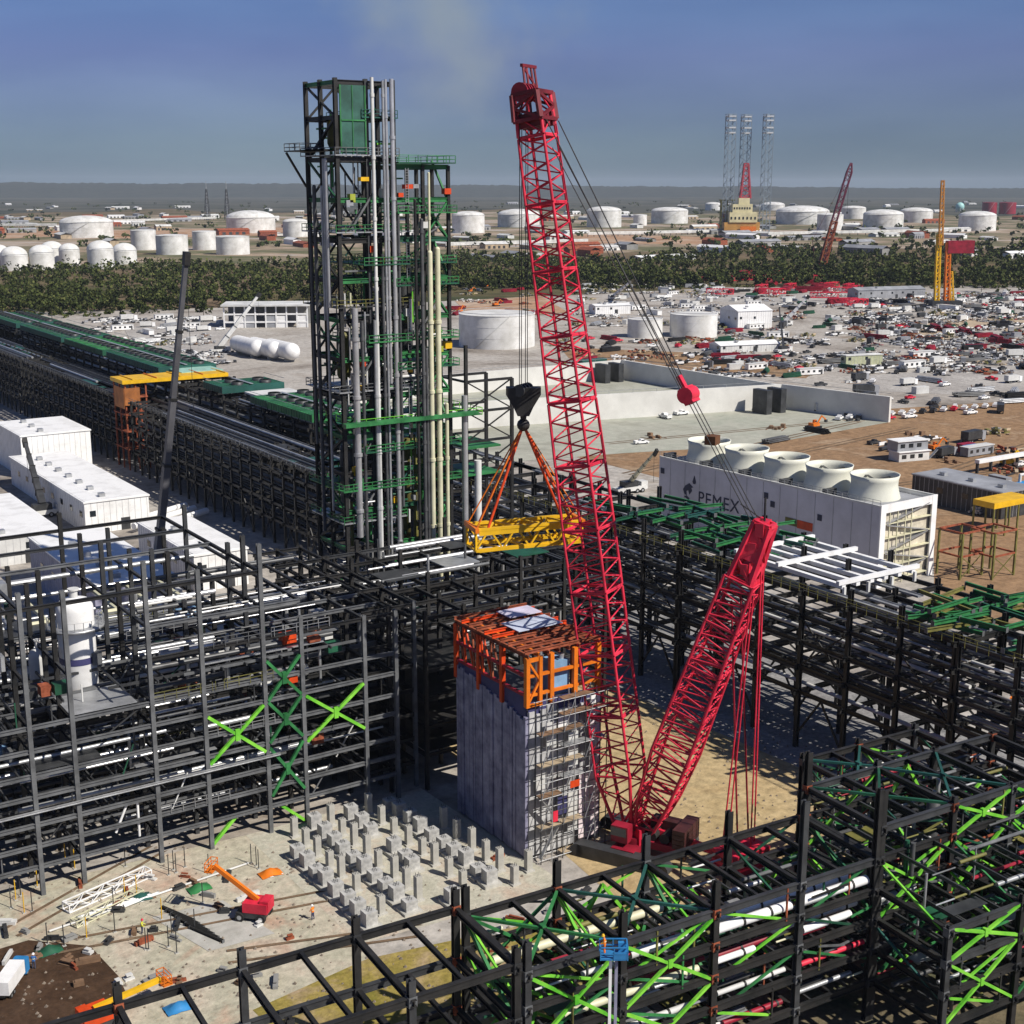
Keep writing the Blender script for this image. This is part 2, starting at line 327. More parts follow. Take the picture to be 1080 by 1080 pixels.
def along(pts, t):
    t *= len(pts)-1; i = min(int(t), len(pts)-2); return V(pts[i]).lerp(V(pts[i+1]), t-i)
near = pxs([(-60, 333), (120, 331), (330, 318), (480, 306), (640, 304), (800, 303), (950, 304), (1140, 303)])
far = pxs([(-60, 289), (120, 285), (330, 279), (480, 272), (640, 277), (800, 263), (950, 262), (1140, 263)])
for i in range(3000):
    t = RND.random(); s = RND.random()**1.25; p = along(near, t).lerp(along(far, t), s)
    if RND.random() < .12 + .3*(math.sin(t*37)*math.sin(s*9+t*13) > .55): continue
    k = dist(p)/1000; hh = RND.uniform(6, 12) + 5*max(0, math.sin(t*23+s*5))*RND.random(); r = hh*RND.uniform(.34, .52)
    crown(wood, p.x, p.y, 0, r, hh, 88 if s < .3 else 34, .8*k)
for i in range(260):   # undergrowth along the near edge
    t = RND.random(); p = along(near, t) - along(near, t).normalized()*RND.uniform(-10, 46)*RND.random()*(1 + math.sin(t*61)); crown(wood, p.x, p.y, -.3, RND.uniform(1.5, 3.6), RND.uniform(2, 4.5), 22, .75)
for i in range(420):   # scrub beyond, among the tanks
    p = G(RND.uniform(-40, 1120), RND.choice((RND.uniform(228, 262), RND.uniform(213, 228))))
    crown(wood, p.x, p.y, 0, 9, 9, 14, 2.6)
tag(wood.build('woods', [L1, L2, L3]), kind='stuff')
def tree(px, py, hh, label, n=260):
    p = G(px, py); t = thing('tree', label, 'tree', p, RND.random()*6, 'trees at the edge of the woods')
    k = MB(); k.tube((0,0,0), (.1,.1,hh*.6), .28, 7, .1)
    for a in range(5): b = a*1.3; k.tube((0,0,hh*(.25+.06*a)), (math.cos(b)*hh*.22, math.sin(b)*hh*.22, hh*(.5+.06*a)), .1, 5, .04)
    k.build('trunk', BARK, t); c = MB(); crown(c, 0, 0, hh*.15, hh*.38, hh*.85, n, .62); c.build('crown', [L1, L2, L3], t)
for px, py, hh, lb in [(55, 338, 11, 'round dark green tree in front of the woods by the far end of the rack'), (215, 336, 13, 'bushy tree at the wood edge right of the grey telescopic boom'),
                       (128, 337, 9, 'small tree at the wood edge above the teal rack decks'), (300, 322, 12, 'tree just above the long white framed shed'),
                       (495, 309, 12, 'tree at the wood edge between the twin towers and the red boom'), (690, 309, 12, 'tree at the wood edge just right of the red boom'),
                       (798, 300, 14, 'tall dark tree below the yellow drilling rig'), (1035, 308, 13, 'dark tree right of the tall yellow mast'), (912, 308, 12, 'tree at the wood edge between red crane and yellow mast')]:
    tree(px, py, hh, lb)
# ---------------------------------------------------------------- storage tanks
def tank(px, py, wpx, hpx, label, dome=.16, name='storage_tank', group='white storage tanks of the far tank farm', m=None):
    p = G(px, py); d = dist(p); r = wpx*d/F/2; p = p*(1 + r/d); hh = hpx*d/F*(1/(1+dome*1.2*r*2/(hpx*d/F)) if dome else 1); p.z = 0
    t = thing(name, label, 'tank', p, 0, group); n = 40; m = m or TANKW
    b = MB(); b.lathe(0, 0, [(r, 0), (r, hh)], n)
    for k in (.33, .66): b.lathe(0, 0, [(r, hh*k-.1), (r*1.006, hh*k), (r, hh*k+.1)], n)
    b.build('shell', m, t)
    ro = MB(); ro.lathe(0, 0, [(r*1.01, hh-.3), (r*1.015, hh)] + [(r*math.cos(a*PI/16)*1.0, hh + dome*r*2*math.sin(a*PI/16)*.62) for a in range(9)], n); ro.build('roof', m, t)
    st = MB(); prev = None
    for k in range(15):
        a = YAW*-1 - 2.2 + k*.07; c = V((math.cos(a)*r*1.02, math.sin(a)*r*1.02, hh*k/14))
        if prev: st.bar(prev, c, r*.012, r*.02)
        prev = c
    st.build('stair', WHITE2, t)
    rl = MB()
    for k in range(n):
        a, b_ = 2*PI*k/n, 2*PI*(k+1)/n
        rl.bar((math.cos(a)*r*1.01, math.sin(a)*r*1.01, hh+1), (math.cos(b_)*r*1.01, math.sin(b_)*r*1.01, hh+1), .22)
    rl.build('railing', GAL, t)
    return t
W1 = 'white domed storage tank '
for a in [(92, 251, 52, 23, W1 + 'largest on the far left, in front of brown earth', .2), (265, 246, 50, 24, W1 + 'with high dome, left of the twin steel towers', .24),
          (494, 246, 34, 24, W1 + 'immediately right of the twin steel towers', .2), (312, 250, 26, 20, W1 + 'half hidden by the left edge of the twin towers', .2),
          (547, 240, 44, 20, W1 + 'behind the red main boom', .2), (637, 240, 36, 23, W1 + 'just right of the red main boom', .2),
          (706, 236, 38, 18, W1 + 'midway between red boom and drilling rig', .16), (846, 237, 54, 20, W1 + 'widest one right of the yellow rig', .18),
          (875, 243, 26, 18, W1 + 'small, overlapped by the purple crane jib', .1), (900, 231, 24, 14, W1 + 'small, second row right of the purple jib', .16),
          (931, 241, 40, 20, W1 + 'bright one between purple jib and yellow mast', .2), (966, 235, 32, 16, W1 + 'directly left of the yellow mast', .18),
          (1030, 244, 36, 21, W1 + 'right of the yellow mast, under the reddish tanks', .2), (752, 222, 16, 9, W1 + 'tiny, left of the rig derrick', .2),
          (815, 222, 24, 9, W1 + 'tiny, on the horizon right of the rig', .2), (675, 238, 14, 12, W1 + 'narrow, between two wider ones right of the boom', .1)]:
    tank(a[0], a[1], a[2], a[3], a[4], a[5])
W2 = 'small white dome-topped tank '
for a in [(-2, 285, 26, 26, 'cut by the left picture edge'), (16, 286, 26, 25, 'second from the left edge, before the woods'), (45, 285, 24, 26, 'third in the row before the woods'),
          (56, 280, 22, 25, 'behind the third of the front row'), (74, 281, 20, 24, 'fourth in the row before the woods'), (107, 284, 26, 30, 'tallest, fifth in the row before the woods'),
          (132, 279, 24, 22, 'last on the right of the row before the woods')]:
    tank(a[0], a[1], a[2], a[3], W2 + a[4], .55, 'dome_tank', 'dome tanks in a row before the woods')
for a in [(152, 264, 25, 21, 'first right of the dome tank row'), (182, 269, 32, 21, 'low and wide right of the dome tanks'), (216, 264, 24, 20, 'left of the widest small tank, above the grey boom'), (246, 269, 34, 20, 'bright one below the high domed tank')]:
    tank(a[0], a[1], a[2], a[3], 'white flat-roofed tank, ' + a[4], .06, 'flat_tank', 'flat tanks beside the dome tanks')
tank(524, 369, 82, 37, 'large white flat-topped tank behind the red boom, right of the towers', 0.02, 'water_tank', 'flat white tanks inside the site')
tank(731, 357, 50, 25, 'white flat-topped tank, larger of two, left of the white shed', .02, 'water_tank', 'flat white tanks inside the site')
tank(680, 357, 37, 20, 'white flat-topped tank, smaller of two, right of the red boom', .02, 'water_tank', 'flat white tanks inside the site')
for px, wd, lb, m in [(1043, 14, 'reddish tank on the horizon, left one at the right edge', RED2), (1062, 16, 'reddish tank on the horizon, right one at the right edge', RED2)]:
    tank(px, 226, wd, 12, lb, .05, 'red_tank', 'reddish tanks on the horizon', m)
p = G(1012, 224); t = thing('gas_sphere', 'pale turquoise gas sphere on the horizon right of the yellow mast', 'tank', p); r = 4.2*dist(p)/F
b = MB(); b.ball((0,0,r*1.3), r, 24, 14); b.build('sphere', mat('pale_turquoise', (.35, .62, .6), .5, 0, .1), t)
for k in range(8):
    b = MB(); b.tube((math.cos(k*PI/4)*r*.9, math.sin(k*PI/4)*r*.9, 0), (math.cos(k*PI/4)*r*.9, math.sin(k*PI/4)*r*.9, r*1.2), r*.06, 6); b.build('leg', WHITE2, t)
# ---------------------------------------------------------------- jack-up rig far off: three pale legs, hull, derrick
p = G(783, 247); d = dist(p); u = d/F
t = thing('jackup_rig', 'yellow and cream drilling rig with three tall pale lattice legs and a red derrick', 'rig', p, -YAW)
b = MB(); b.box((-20*u, -8*u, 4*u), (16*u, 10*u, 12*u)); b.build('hull', mat('rig_orange', (.5, .26, .06), .6, 0, .3, .05), t)
b = MB(); b.box((-15*u, -9*u, 12*u), (13*u, 4*u, 22*u)); b.box((-12*u, -8*u, 22*u), (8*u, 3*u, 30*u)); b.box((-6*u, -7*u, 30*u), (5*u, 2*u, 36*u)); b.build('living_quarters', mat('rig_cream', (.66, .6, .36), .6, 0, .2, .06), t)
b = MB()
for k in range(7): b.box((-14*u+k*4*u, -9.2*u, 15*u), (-12.4*u+k*4*u, -9*u, 17.5*u)); b.box((-11*u+k*2.6*u, -8.2*u, 25*u), (-9.6*u+k*2.6*u, -8*u, 27*u))
b.build('window', GLASS, t)
b = MB(); b.box((-4*u, -10.5*u, 1*u), (12*u, -9.3*u, 8*u)); b.build('deck_crate', ORA, t)
LEGM = mat('hazy_leg_steel', (.2, .25, .3), .7, 0, .2)
for i, (x, y) in enumerate(((-15, 5), (2, 14), (23, 6))):
    b = MB(); b.lattice((x*u, y*u, -2), (x*u, y*u, 118*u), 8*u, 8*u, 8*u, 8*u, 26, (1, .3, 0), .34*u, .17*u); b.build('leg', LEGM, t)
    b = MB()
    for z in (100, 105, 112, 116): b.cbox((x*u, y*u, z*u), (9*u, 9*u, 1.3*u))
    b.build('leg_collar', mat('leg_collar_pale', (.6, .62, .64), .6, 0, .1), t)
b = MB(); b.lattice((2*u, 4*u, 36*u), (2*u, 4*u, 70*u), 10*u, 10*u, 4*u, 4*u, 7, (1, 0, 0), .7*u, .45*u); b.build('derrick', mat('derrick_red', (.4, .04, .06), .6, 0, .2), t)
p = G(766, 246); t = thing('scaffold_block', 'dark green and rust process block left of the yellow rig', 'structure', p, -YAW); b = MB()
for i in range(3):
    for j in range(2): b.bar((i*6*u-6*u, j*6*u, 0), (i*6*u-6*u, j*6*u, 34*u), 1.2*u)
for k in range(6): b.box((-8*u, -1*u, k*6*u+3*u), (8*u, 7*u, k*6*u+4.2*u))
b.build('frame', OLIVE, t); b = MB(); b.box((-5*u, 1*u, 0), (5*u, 6*u, 20*u)); b.build('core', RUST, t)
# ---------------------------------------------------------------- cranes in the distance
def lattice_crane(name, label, px, py, tip, m, mb_, bw, z0=3.0, top=None):
    """tip: pixel of the boom tip, seen at the same distance as the base"""
    p = G(px, py); d = dist(p); u = d/F; t = thing(name, label, 'crane', p, -YAW)
    dx = (tip[0]-px)*u; hz = (py - tip[1])*u*.985
    b = MB(); b.lattice((0, 0, z0), (dx, 0, hz*.92), bw, bw, bw, bw, int(hz/bw/1.2), (0, 1, 0), bw*.09, bw*.06); b.lattice((dx*1.0, 0, hz*.92), (dx*1.06, 0, hz), bw, bw, bw*.3, bw*.3, 2, (0, 1, 0), bw*.09, bw*.06); b.build('boom', m, t)
    b = MB(); b.cbox((0, 0, 2.6), (7, 4.5, 2.6)); b.cbox((-4.2, 0, 2.6), (2, 5, 2)); b.build('house', mb_, t)
    for s in (-1, 1):
        b = MB(); b.cbox((0, s*3, .7), (8, 1.2, 1.4)); b.build('crawler_track', TYRE, t)
    b = MB(); b.tube((-4, 0, 4), (-8 if dx > 0 else 8, 0, hz*.3), .3); b.tube((-8 if dx > 0 else 8, 0, hz*.3), (dx*.98, 0, hz*.93), .12); b.build('mast', m, t)
    b = MB(); b.tube((dx, 0, hz*.97), (dx, 0, hz*.55), .12); b.cbox((dx, 0, hz*.55), (1.2, 1, 2)); b.build('hook_line', ROPE, t)
    return t
lattice_crane('lattice_crane', 'tall crawler crane with orange lower boom and dark purple-red jib above the tanks', 864, 287, (889, 178), mat('crane_dark_red', (.16, .02, .05), .5, 0, .3), RED2, 4.6)
p = G(864, 287); t = thing('rust_boom', 'rust orange lattice boom standing in front of the purple-red crane jib', 'crane', p+V((-2, -6, 0)), -YAW); b = MB(); b.lattice((-2, 0, 0), (9, 0, 48), 6, 6, 5, 5, 9, (0, 1, 0), .6, .35); b.build('boom', RUST, t)
b = MB(); b.cbox((-3, 0, 2), (8, 6, 4)); b.build('house', RED2, t)
p = G(997, 323); u = dist(p)/F; t = thing('ringer_mast', 'tall yellow and orange lattice mast standing among laid-down steel', 'crane', p, -YAW)
for x, m, hz, w_ in ((-9, YEL, 70, 2.8), (1, ORA, 62, 3)):
    b = MB(); b.lattice((x*u, 0, 0), ((x-1)*u, 3, hz*u), w_, w_, w_*.8, w_*.8, 18, (1, 0, 0), .45, .3); b.build('mast_leg', m, t)
b = MB(); b.lattice((-9*u, 0, 60*u), (-10*u, 3, 122*u), 2.6, 2.6, 1.8, 1.8, 20, (1, 0, 0), .28, .18); b.build('boom', mat('ochre_boom', (.5, .22, .04), .5), t)
b = MB(); b.lattice((7*u, 0, 0), (4*u, 2, 34*u), 2, 2, 2, 2, 8, (1, 0, 0), .28, .18); b.build('strut', YEL, t)
b = MB(); b.cbox((12*u, 4, 58*u), (26*u, 7, 12*u)); b.cbox((20*u, 4, 62*u), (9*u, 6, 5*u)); b.build('machinery_house', RED2, t)
b = MB(); b.cbox((0, 0, 2), (30*u, 10, 4)); b.build('base', DKG, t)
# slender flare stacks on the left horizon
for px, lb in ((219, 'thin grey flare stack on the left horizon, left of a pair'), (240, 'thin grey flare stack on the left horizon, right of a pair')):
    p = G(px, 232); u = dist(p)/F; t = thing('flare_stack', lb, 'stack', p); b = MB(); b.tube((0,0,0), (0,0,38*u), .55*u, 8, .35*u); b.build('pipe', GAL, t)
    b = MB(); b.lattice((0,0,0), (0,0,30*u), 5*u, 5*u, 1.2*u, 1.2*u, 8, (1,0,0), .25*u, .18*u); b.build('support_frame', DKG, t)
# far sheds between tanks
FARC = [WHITE2, CONCD, TAN, ROOFG, WHITE, RUST]
far_l = ['low white shed far away among the tanks', 'low grey concrete shed far away among the tanks', 'low tan shed far away among the tanks', 'low metal-roofed shed far away among the tanks', 'bright white shed far away among the tanks', 'rust coloured shed far away among the tanks']
prot = []
for i, m in enumerate(FARC):
    t = thing('far_shed', far_l[i], 'shed', (0, 0, -300), 0, 'far sheds in the tank farm')
    b = MB(); b.box((-14, -6, 0), (14, 6, 5)); b.build('wall', m, t)
    b = MB(); b.add([(-14.5,-6.5,5),(14.5,-6.5,5),(14.5,0,7.2),(-14.5,0,7.2),(-14.5,6.5,5),(14.5,6.5,5)], [(0,1,2,3),(3,2,5,4)]); b.build('roof', [WHITE2, ROOFG, WHITE2, ROOFG, WHITE, RUST][i], t)
    for k in range(4): b = MB(); b.box((-11+k*6, -6.06, 0), (-8+k*6, -6, 3.2)); b.build('door', DKG, t)
    prot.append(t)
for k in range(170):
    px = RND.uniform(-20, 1100); py = RND.choice((RND.uniform(214, 232), RND.uniform(230, 262), RND.uniform(240, 275) if px > 480 else RND.uniform(222, 250)))
    i = k % 6; p = G(px, py); sc = (RND.uniform(.8, 2.4), RND.uniform(.8, 1.6), RND.uniform(.7, 1.6)); rz = RND.choice((0, PI/2)) + RND.gauss(0, .1)
    if k < 6: prot[i].location = p; prot[i].scale = sc; prot[i].rotation_euler.z = rz
    else: dup(prot[i], p, rz, None, sc)
# overhead pipe bridge lines in the tank farm
for (a, b_, lb) in [((470, 262), (620, 258), 'long grey elevated pipe line in the tank farm behind the red boom'), ((620, 250), (760, 247), 'long pipe line in the tank farm right of the red boom'), ((810, 250), (1000, 246), 'long pipe line below the tanks at the right'), ((0, 240), (60, 240), 'long pipe line on the far left'), ((110, 236), (230, 232), 'long pipe line between two big tanks at the left')]:
    A, B = G(*a), G(*b_); t = thing('pipe_line', lb, 'pipe', A); b = MB(); e = B - A
    for k in range(3): b.tube(V((0,0,4+k*1.6)), e+V((0,0,4+k*1.6)), .9, 6)
    b.build('pipe', WHITE2, t); 
    for k in range(24): q = e*(k/23); b = MB(); b.bar(q, q+V((0,0,4)), .8); b.build('support', DKG, t)
# ---------------------------------------------------------------- steel frames
def beams_x(K, xs, ys, z, b, h, m, name='beam', keep=1.0):
    for y in ys:
        if RND.random() < keep: K.put(name, MB().ibar((xs[0], y, z), (xs[-1], y, z), b, h), m)
def beams_y(K, xs, ys, z, b, h, m, name='beam', keep=1.0):
    for x in xs:
        if RND.random() < keep: K.put(name, MB().ibar((x, ys[0], z), (x, ys[-1], z), b, h), m)
def xbrace(p, q, r, s, w=.22, plate=None):
    """a crossed brace between four corners p-r and q-s"""
    b = MB(); b.bar(p, r, w); b.bar(q, s, w)
    if plate:
        c = (V(p)+V(r)+V(q)+V(s))/4; b.cbox(c, (plate if abs(V(p).x-V(q).x) > .1 else w*1.5, plate if abs(V(p).y-V(q).y) > .1 else w*1.5, plate))
    return b
RX = (139, 148, 157)
def rack(label, y0, y1, detail, seed, top=25.0, name='pipe_rack', sp=9.0):
    """one length of the long black pipe rack: three column lines, five levels, pipes on them"""
    global RND
    keep = RND; RND = random.Random(seed)
    t = thing(name, label, 'pipe rack', (RX[0], y0, 0), 0); K = Kit(t)
    n = round((y1-y0)/sp); ys = [k*(y1-y0-.4)/n + .2 for k in range(n+1)]
    L = (8.6, 12.4, 16.2, 20.0, 23.6) if top < 26 else (8.6, 12.4, 16.2, 20.0, 23.8)
    xs = (0, 9, 18)
    if detail:
        for y in ys:
            for x in xs:
                K.put('column', MB().ibar((x, y, 0), (x, y, top + RND.choice((0, 0, 1.2, 2.2))), .62, .62, .09, up=(1, 0, 0)), BLK)
        for y in ys:
            for z in L: K.put('cross_beam', MB().ibar((-1.0, y, z), (19, y, z), .4, .75, .08), BLK)
        for z in L:
            for x in xs: K.put('long_beam', MB().ibar((x, 0, z+.05), (x, ys[-1], z+.05), .34, .62, .07), BLK if RND.random() < .6 else DKG)
        for z in L[1:4]:
            for k in range(len(ys)-1): K.put('short_beam', MB().ibar((0, (ys[k]+ys[k+1])/2, z), (18, (ys[k]+ys[k+1])/2, z), .25, .4), DKG)
        for k in range(len(ys)-1):
            a, b = ys[k], ys[k+1]
            if k % 2 == 0:
                for x in xs: 
                    m_ = (a+b)/2
                    K.put('brace', MB().bar((x, a, 2), (x, m_, 8.4), .26).bar((x, b, 2), (x, m_, 8.4), .26), BLK)
                K.put('brace', xbrace((xs[0], a, 12.6), (xs[0], a, 19.8), (xs[0], b, 19.8), (xs[0], b, 12.6), .2), BLK)
        for y in ys:  # knee braces seen end on
            K.put('knee_brace', MB().bar((0, y, 6), (2.6, y, 8.4), .25).bar((18, y, 6), (15.4, y, 8.4), .25).bar((9, y, 6), (6.6, y, 8.4), .25).bar((9, y, 6), (11.4, y, 8.4), .25), BLK)
        for z in L[:4]:
            x = .9
            while x < 17.4:
                r = RND.choice((.12, .17, .22, .3, .42)); 
                if RND.random() < .78:
                    c0 = ys[0] if RND.random() < .8 else ys[RND.randint(0, len(ys)-2)]
                    c1 = ys[-1] if RND.random() < .8 else min(ys[-1], c0 + RND.uniform(10, 30))
                    K.put('pipe', MB().tube((x, c0, z+.42+r), (x, c1, z+.42+r), r, 8), RND.choice((DPIPE, DPIPE, LSTEEL, LSTEEL, GAL, GAL, PIPE, WHITE2, BLK)))
                x += r*2 + RND.uniform(.25, 1.0)
        for q in range(4):  # cable trays and gratings along the top
            x = RND.choice((1.2, 4, 7, 10.4, 13, 15.6)); a = RND.uniform(0, ys[-1]*.5); b = a + RND.uniform(8, ys[-1]*.5)
            T = MB(); T.box((x, a, L[4]+.4), (x+1.1, b, L[4]+.5)); T.box((x-.05, a, L[4]+.4), (x, b, L[4]+.7)); T.box((x+1.1, a, L[4]+.4), (x+1.15, b, L[4]+.7)); K.put('cable_tray', T, GAL)
        H_ = MB()
        for z in (L[4]+1.5, L[4]+1.0): H_.bar((-.9, 0, z), (-.9, ys[-1], z), .07)
        k = 0
        while k < ys[-1]: H_.bar((-.9, k, L[4]), (-.9, k, L[4]+1.5), .07); k += 1.8
        K.put('handrail', H_, RND.choice((LSTEEL, OLIVE)))
    else:
        for y in ys:
            b = MB()
            for x in xs: b.bar((x, y, 0), (x, y, top), .6)
            for z in L: b.bar((-.8, y, z), (18.8, y, z), .4, .8)
            b.bar((0, y, 5.6), (3, y, 8.4), .25); b.bar((18, y, 5.6), (15, y, 8.4), .25); K.put('trestle', b, BLK)
        for z in L:
            for x in xs: K.put('long_beam', MB().bar((x, 0, z), (x, ys[-1], z), .36, .7), BLK)
            for q in range(9):
                r = RND.choice((.2, .3, .45)); x = 1+q*2; a = RND.choice((0, 0, ys[-1]*.4)); b = RND.choice((ys[-1], ys[-1], ys[-1]*.6))
                K.put('pipe', MB().tube((x, a, z+.4+r), (x, b, z+.4+r), r, 6), RND.choice((DPIPE, DPIPE, LSTEEL, GAL, DPIPE)))
        for k in range(0, len(ys)-1, 3):
            K.put('brace', xbrace((0, ys[k], 1), (0, ys[k], 12), (0, ys[k+1], 12), (0, ys[k+1], 1), .3), BLK)
    K.done(); RND = keep
    return t
rack('black pipe rack length at the right edge, nearest the camera, topped by green beams', 53, 107, True, 1)
rack('black pipe rack length behind the red back mast, on shaded blue-grey ground', 107, 161, True, 2)
rack('black pipe rack length behind the orange-topped module, between boom and towers', 161, 215, True, 3)
rack('black pipe rack length directly behind the foot of the twin towers', 215, 287, True, 4)
rack('black pipe rack length just left of the twin towers, green cooler banks on its top', 287, 386, False, 5)
rack('black pipe rack length with the yellow deck across it, crossed by the grey boom', 386, 494, False, 6)
rack('black pipe rack length running to the left edge under teal cooler banks', 494, 626, False, 7)
rack('black pipe rack end farthest away, beyond the left edge', 626, 760, False, 8)
# air cooler banks: coloured casings with fan rings and a lattice of headers
def cooler(label, y0, y1, m, x0=.5, x1=18.8, z=24.5, hh=2.6):
    t = thing('air_cooler', label, 'air cooler', (RX[0]+x0, y0, z), 0, 'air cooler banks on the pipe rack'); L_ = y1-y0; W_ = x1-x0
    b = MB(); b.box((0, 0, .8), (W_, L_, hh)); b.build('casing', m, t)
    b = MB(); k = 1.0
    while k < L_-.5: b.box((-.08, k, .9), (0, k+.12, hh)); b.box((.3, k, hh), (W_-.3, k+.25, hh+.12)); k += 1.5
    b.build('rib', GRN2 if m is not GRN2 else GRN, t)
    k = 2.5
    while k < L_-2:
        for f_ in (.3, .75): b = MB(); b.lathe(W_*f_, k, [(1.7, hh), (1.6, hh+.9), (1.5, hh+.9)], 14); b.build('fan_ring', DKG, t)
        k += 5
    b = MB(); k = 0
    while k <= L_: b.bar((.2, k, -.7), (.2, k, .8), .2); b.bar((W_-.2, k, -.7), (W_-.2, k, .8), .2); k += 4
    b.build('leg', BLK, t)
    b = MB(); b.box((W_*.45, 0, hh+.3), (W_*.45+.9, L_, hh+.42)); b.bar((0, 0, hh+1.2), (0, L_, hh+1.2), .1); b.bar((W_, 0, hh+1.2), (W_, L_, hh+1.2), .1); b.build('walkway', GAL, t)
for lb, a, b_, m in [('green air cooler bank touching the left side of the twin towers', 296, 322, GRN), ('deep green air cooler bank, second left of the twin towers', 322.5, 333, GRN2), ('teal air cooler bank right of the yellow deck', 352, 366, TEAL),
                     ('teal air cooler bank left of the yellow deck', 402, 452, TEAL), ('deep green air cooler bank, second left of the yellow deck', 456, 500, GRN2), ('long teal air cooler bank above the white box building', 504, 560, TEAL), ('teal air cooler bank at the left picture edge', 566, 620, TEAL), ('deep green air cooler bank behind the left tower columns', 262, 286, GRN2)]:
    cooler(lb, a, b_, m)
for lb, y, m in [('white flat panel lying on the pipe rack left of the towers', 335, WHITE2), ('pale green flat panel lying on the rack right of the grey boom', 392, mat('pale_green', (.3, .5, .42), .6, 0, .2))]:
    t = thing('roof_panel', lb, 'panel', (RX[0]+4, y, 26), 0); b = MB(); b.box((0,0,0), (13, 10, .5)); b.build('sheet', m, t); b = MB()
    for k in range(4): b.box((.5+k*4, 0, -1.2), (.8+k*4, 10, 0))
    b.build('bearer', BLK, t)
# yellow canopy with orange scaffold below, at the rack's near side
t = thing('yellow_deck', 'flat yellow deck laid across the long rack over a rust orange scaffold end', 'deck', (124, 386.5, 0)); K = Kit(t)
for x in (0, 3, 6):
    for y in (0, 5, 10): K.put('post', MB().bar((x, y, 0), (x, y, 25), .4), RUST)
for z in (6, 11, 16, 21): K.put('platform', MB().box((-.4, -.4, z), (6.4, 10.4, z+.35)), RUST)
K.put('side_sheet', MB().box((-.7, -.6, 18), (-.6, 8, 24)).box((-.5, -.7, 19), (4, -.6, 24)), mat('scaffold_orange', (.34, .12, .03), .7, 0, .35, .3)); K.put('deck_plate', MB().box((-1, -1, 25.2), (31, 10, 26.3)), YEL)
for k in range(5): K.put('deck_rib', MB().bar((2+k*7, -1.1, 26.45), (2+k*7, 10.1, 26.45), .3), ORA if k % 2 else YEL)
K.done()
# lower wing of the rack on its near side
def wing(label, y0, y1, seed):
    r = random.Random(seed); t = thing('low_pipe_rack', label, 'pipe rack', (124.5, y0, 0)); K = Kit(t); n = round((y1-y0)/6.0); ys = [k*(y1-y0-.4)/n for k in range(n+1)]
    for y in ys:
        b = MB(); b.bar((0, y, 0), (0, y, 20.5), .5); b.bar((7, y, 0), (7, y, 21), .5)
        for z in (5.6, 9.6, 13.4, 17, 20): b.bar((-.8, y, z), (12.6, y, z), .36, .6)
        K.put('trestle', b, BLK)
    for z in (5.6, 9.6, 13.4, 17, 20):
        for x in (0, 7): K.put('long_beam', MB().bar((x, 0, z), (x, ys[-1], z), .34, .6), BLK)
        x = .8
        while x < 12.2:
            rr = r.choice((.14, .2, .3, .42)); c0 = r.choice((0, 0, ys[-1]*.3)); K.put('pipe', MB().tube((x, c0, z+.3+rr), (x, r.choice((ys[-1], ys[-1]*.8)), z+.3+rr), rr, 7), r.choice((DPIPE, BLK, LSTEEL, DPIPE, BLK, BLK, BLK)) if z < 19 or r.random() < .8 else GAL); x += rr*2+r.uniform(.3, 1.2)
    for k in range(0, n-1, 2): K.put('brace', xbrace((0, ys[k], .5), (0, ys[k], 9), (0, ys[k+1], 9), (0, ys[k+1], .5), .22), BLK)
    for k in range(6): y = r.uniform(0, ys[-1]*.8); K.put('deck', MB().box((r.uniform(0, 4), y, 20.4), (r.uniform(8, 12), y+r.uniform(6, 20), 20.5)), r.choice((BLK, DKG, GRN2, TEAL)))
    H_ = MB()
    for z in (21, 21.6): H_.bar((-.8, 0, z), (-.8, ys[-1], z), .08)
    for k in range(int(ys[-1]/2.4)): H_.bar((-.8, k*2.4, 20.4), (-.8, k*2.4, 21.6), .08)
    K.put('handrail', H_, LSTEEL); K.done()
wing('low black pipe rack wing in front of the long rack, behind the white buildings', 262, 384, 61)
wing('low black pipe rack wing left of the yellow deck, above the tall white box building', 397, 500, 62)
wing('low black pipe rack wing running off the left picture edge', 503, 640, 63)
# loose green painted steel heaped on the rack top
def green_heap(label, x0, x1, y0, y1, z, n, seed, ms):
    r = random.Random(seed)
    for k in range(n):
        y = r.uniform(y0, y1); x = r.uniform(x0, x1); along_y = r.random() < .55; L_ = r.uniform(5, 12); zz = z + r.choice((0, .5, 1.0, 1.6))
        a = r.gauss(0, .14) + (PI/2 if along_y else 0)
        t = thing('steel_beam', label, 'steel beam', (x, y, zz), a, label + ' (heap)')
        b = MB(); b.ibar((-L_/2, 0, 0), (L_/2, 0, 0), .35, .5); b.build('beam', r.choice(ms), t)
        c = MB(); c.box((-L_/2-.03, -.3, -.35), (-L_/2, .3, .35)); c.box((L_/2, -.3, -.35), (L_/2+.03, .3, .35)); c.build('end_plate', LSTEEL, t)
green_heap('green painted beam lying loose on the rack top right of the red boom', 140, 156, 150, 184, 25.0, 62, 5, [GRN, GRN, GRN2, TEAL, GRN])
green_heap('green painted beam lying loose on the rack top at the right edge', 140, 158, 98, 118, 25.0, 44, 6, [GRN, GRN, GRN2, OLIVE, GRN])
t = thing('white_steel_frame', 'white painted beams of an unfinished frame on the rack top below the cooling tower', 'steel frame', (141.5, 129, 25.2), 0); K = Kit(t)
for k in range(6): K.put('rail', MB().bar((k*2.9+.3, 0, 0), (k*2.9+.3, 21, 0), .75, .6), WHITE)
for y in (0, 12, 21): K.put('cross_rail', MB().bar((-.8, y+.2, .62), (16, y+.2, .62), .6, .6), WHITE)
for k in range(4): K.put('post', MB().bar((k*4.9+.3, -.1, -1.5), (k*4.9+.3, -.1, 0), .4), WHITE2)
K.done()
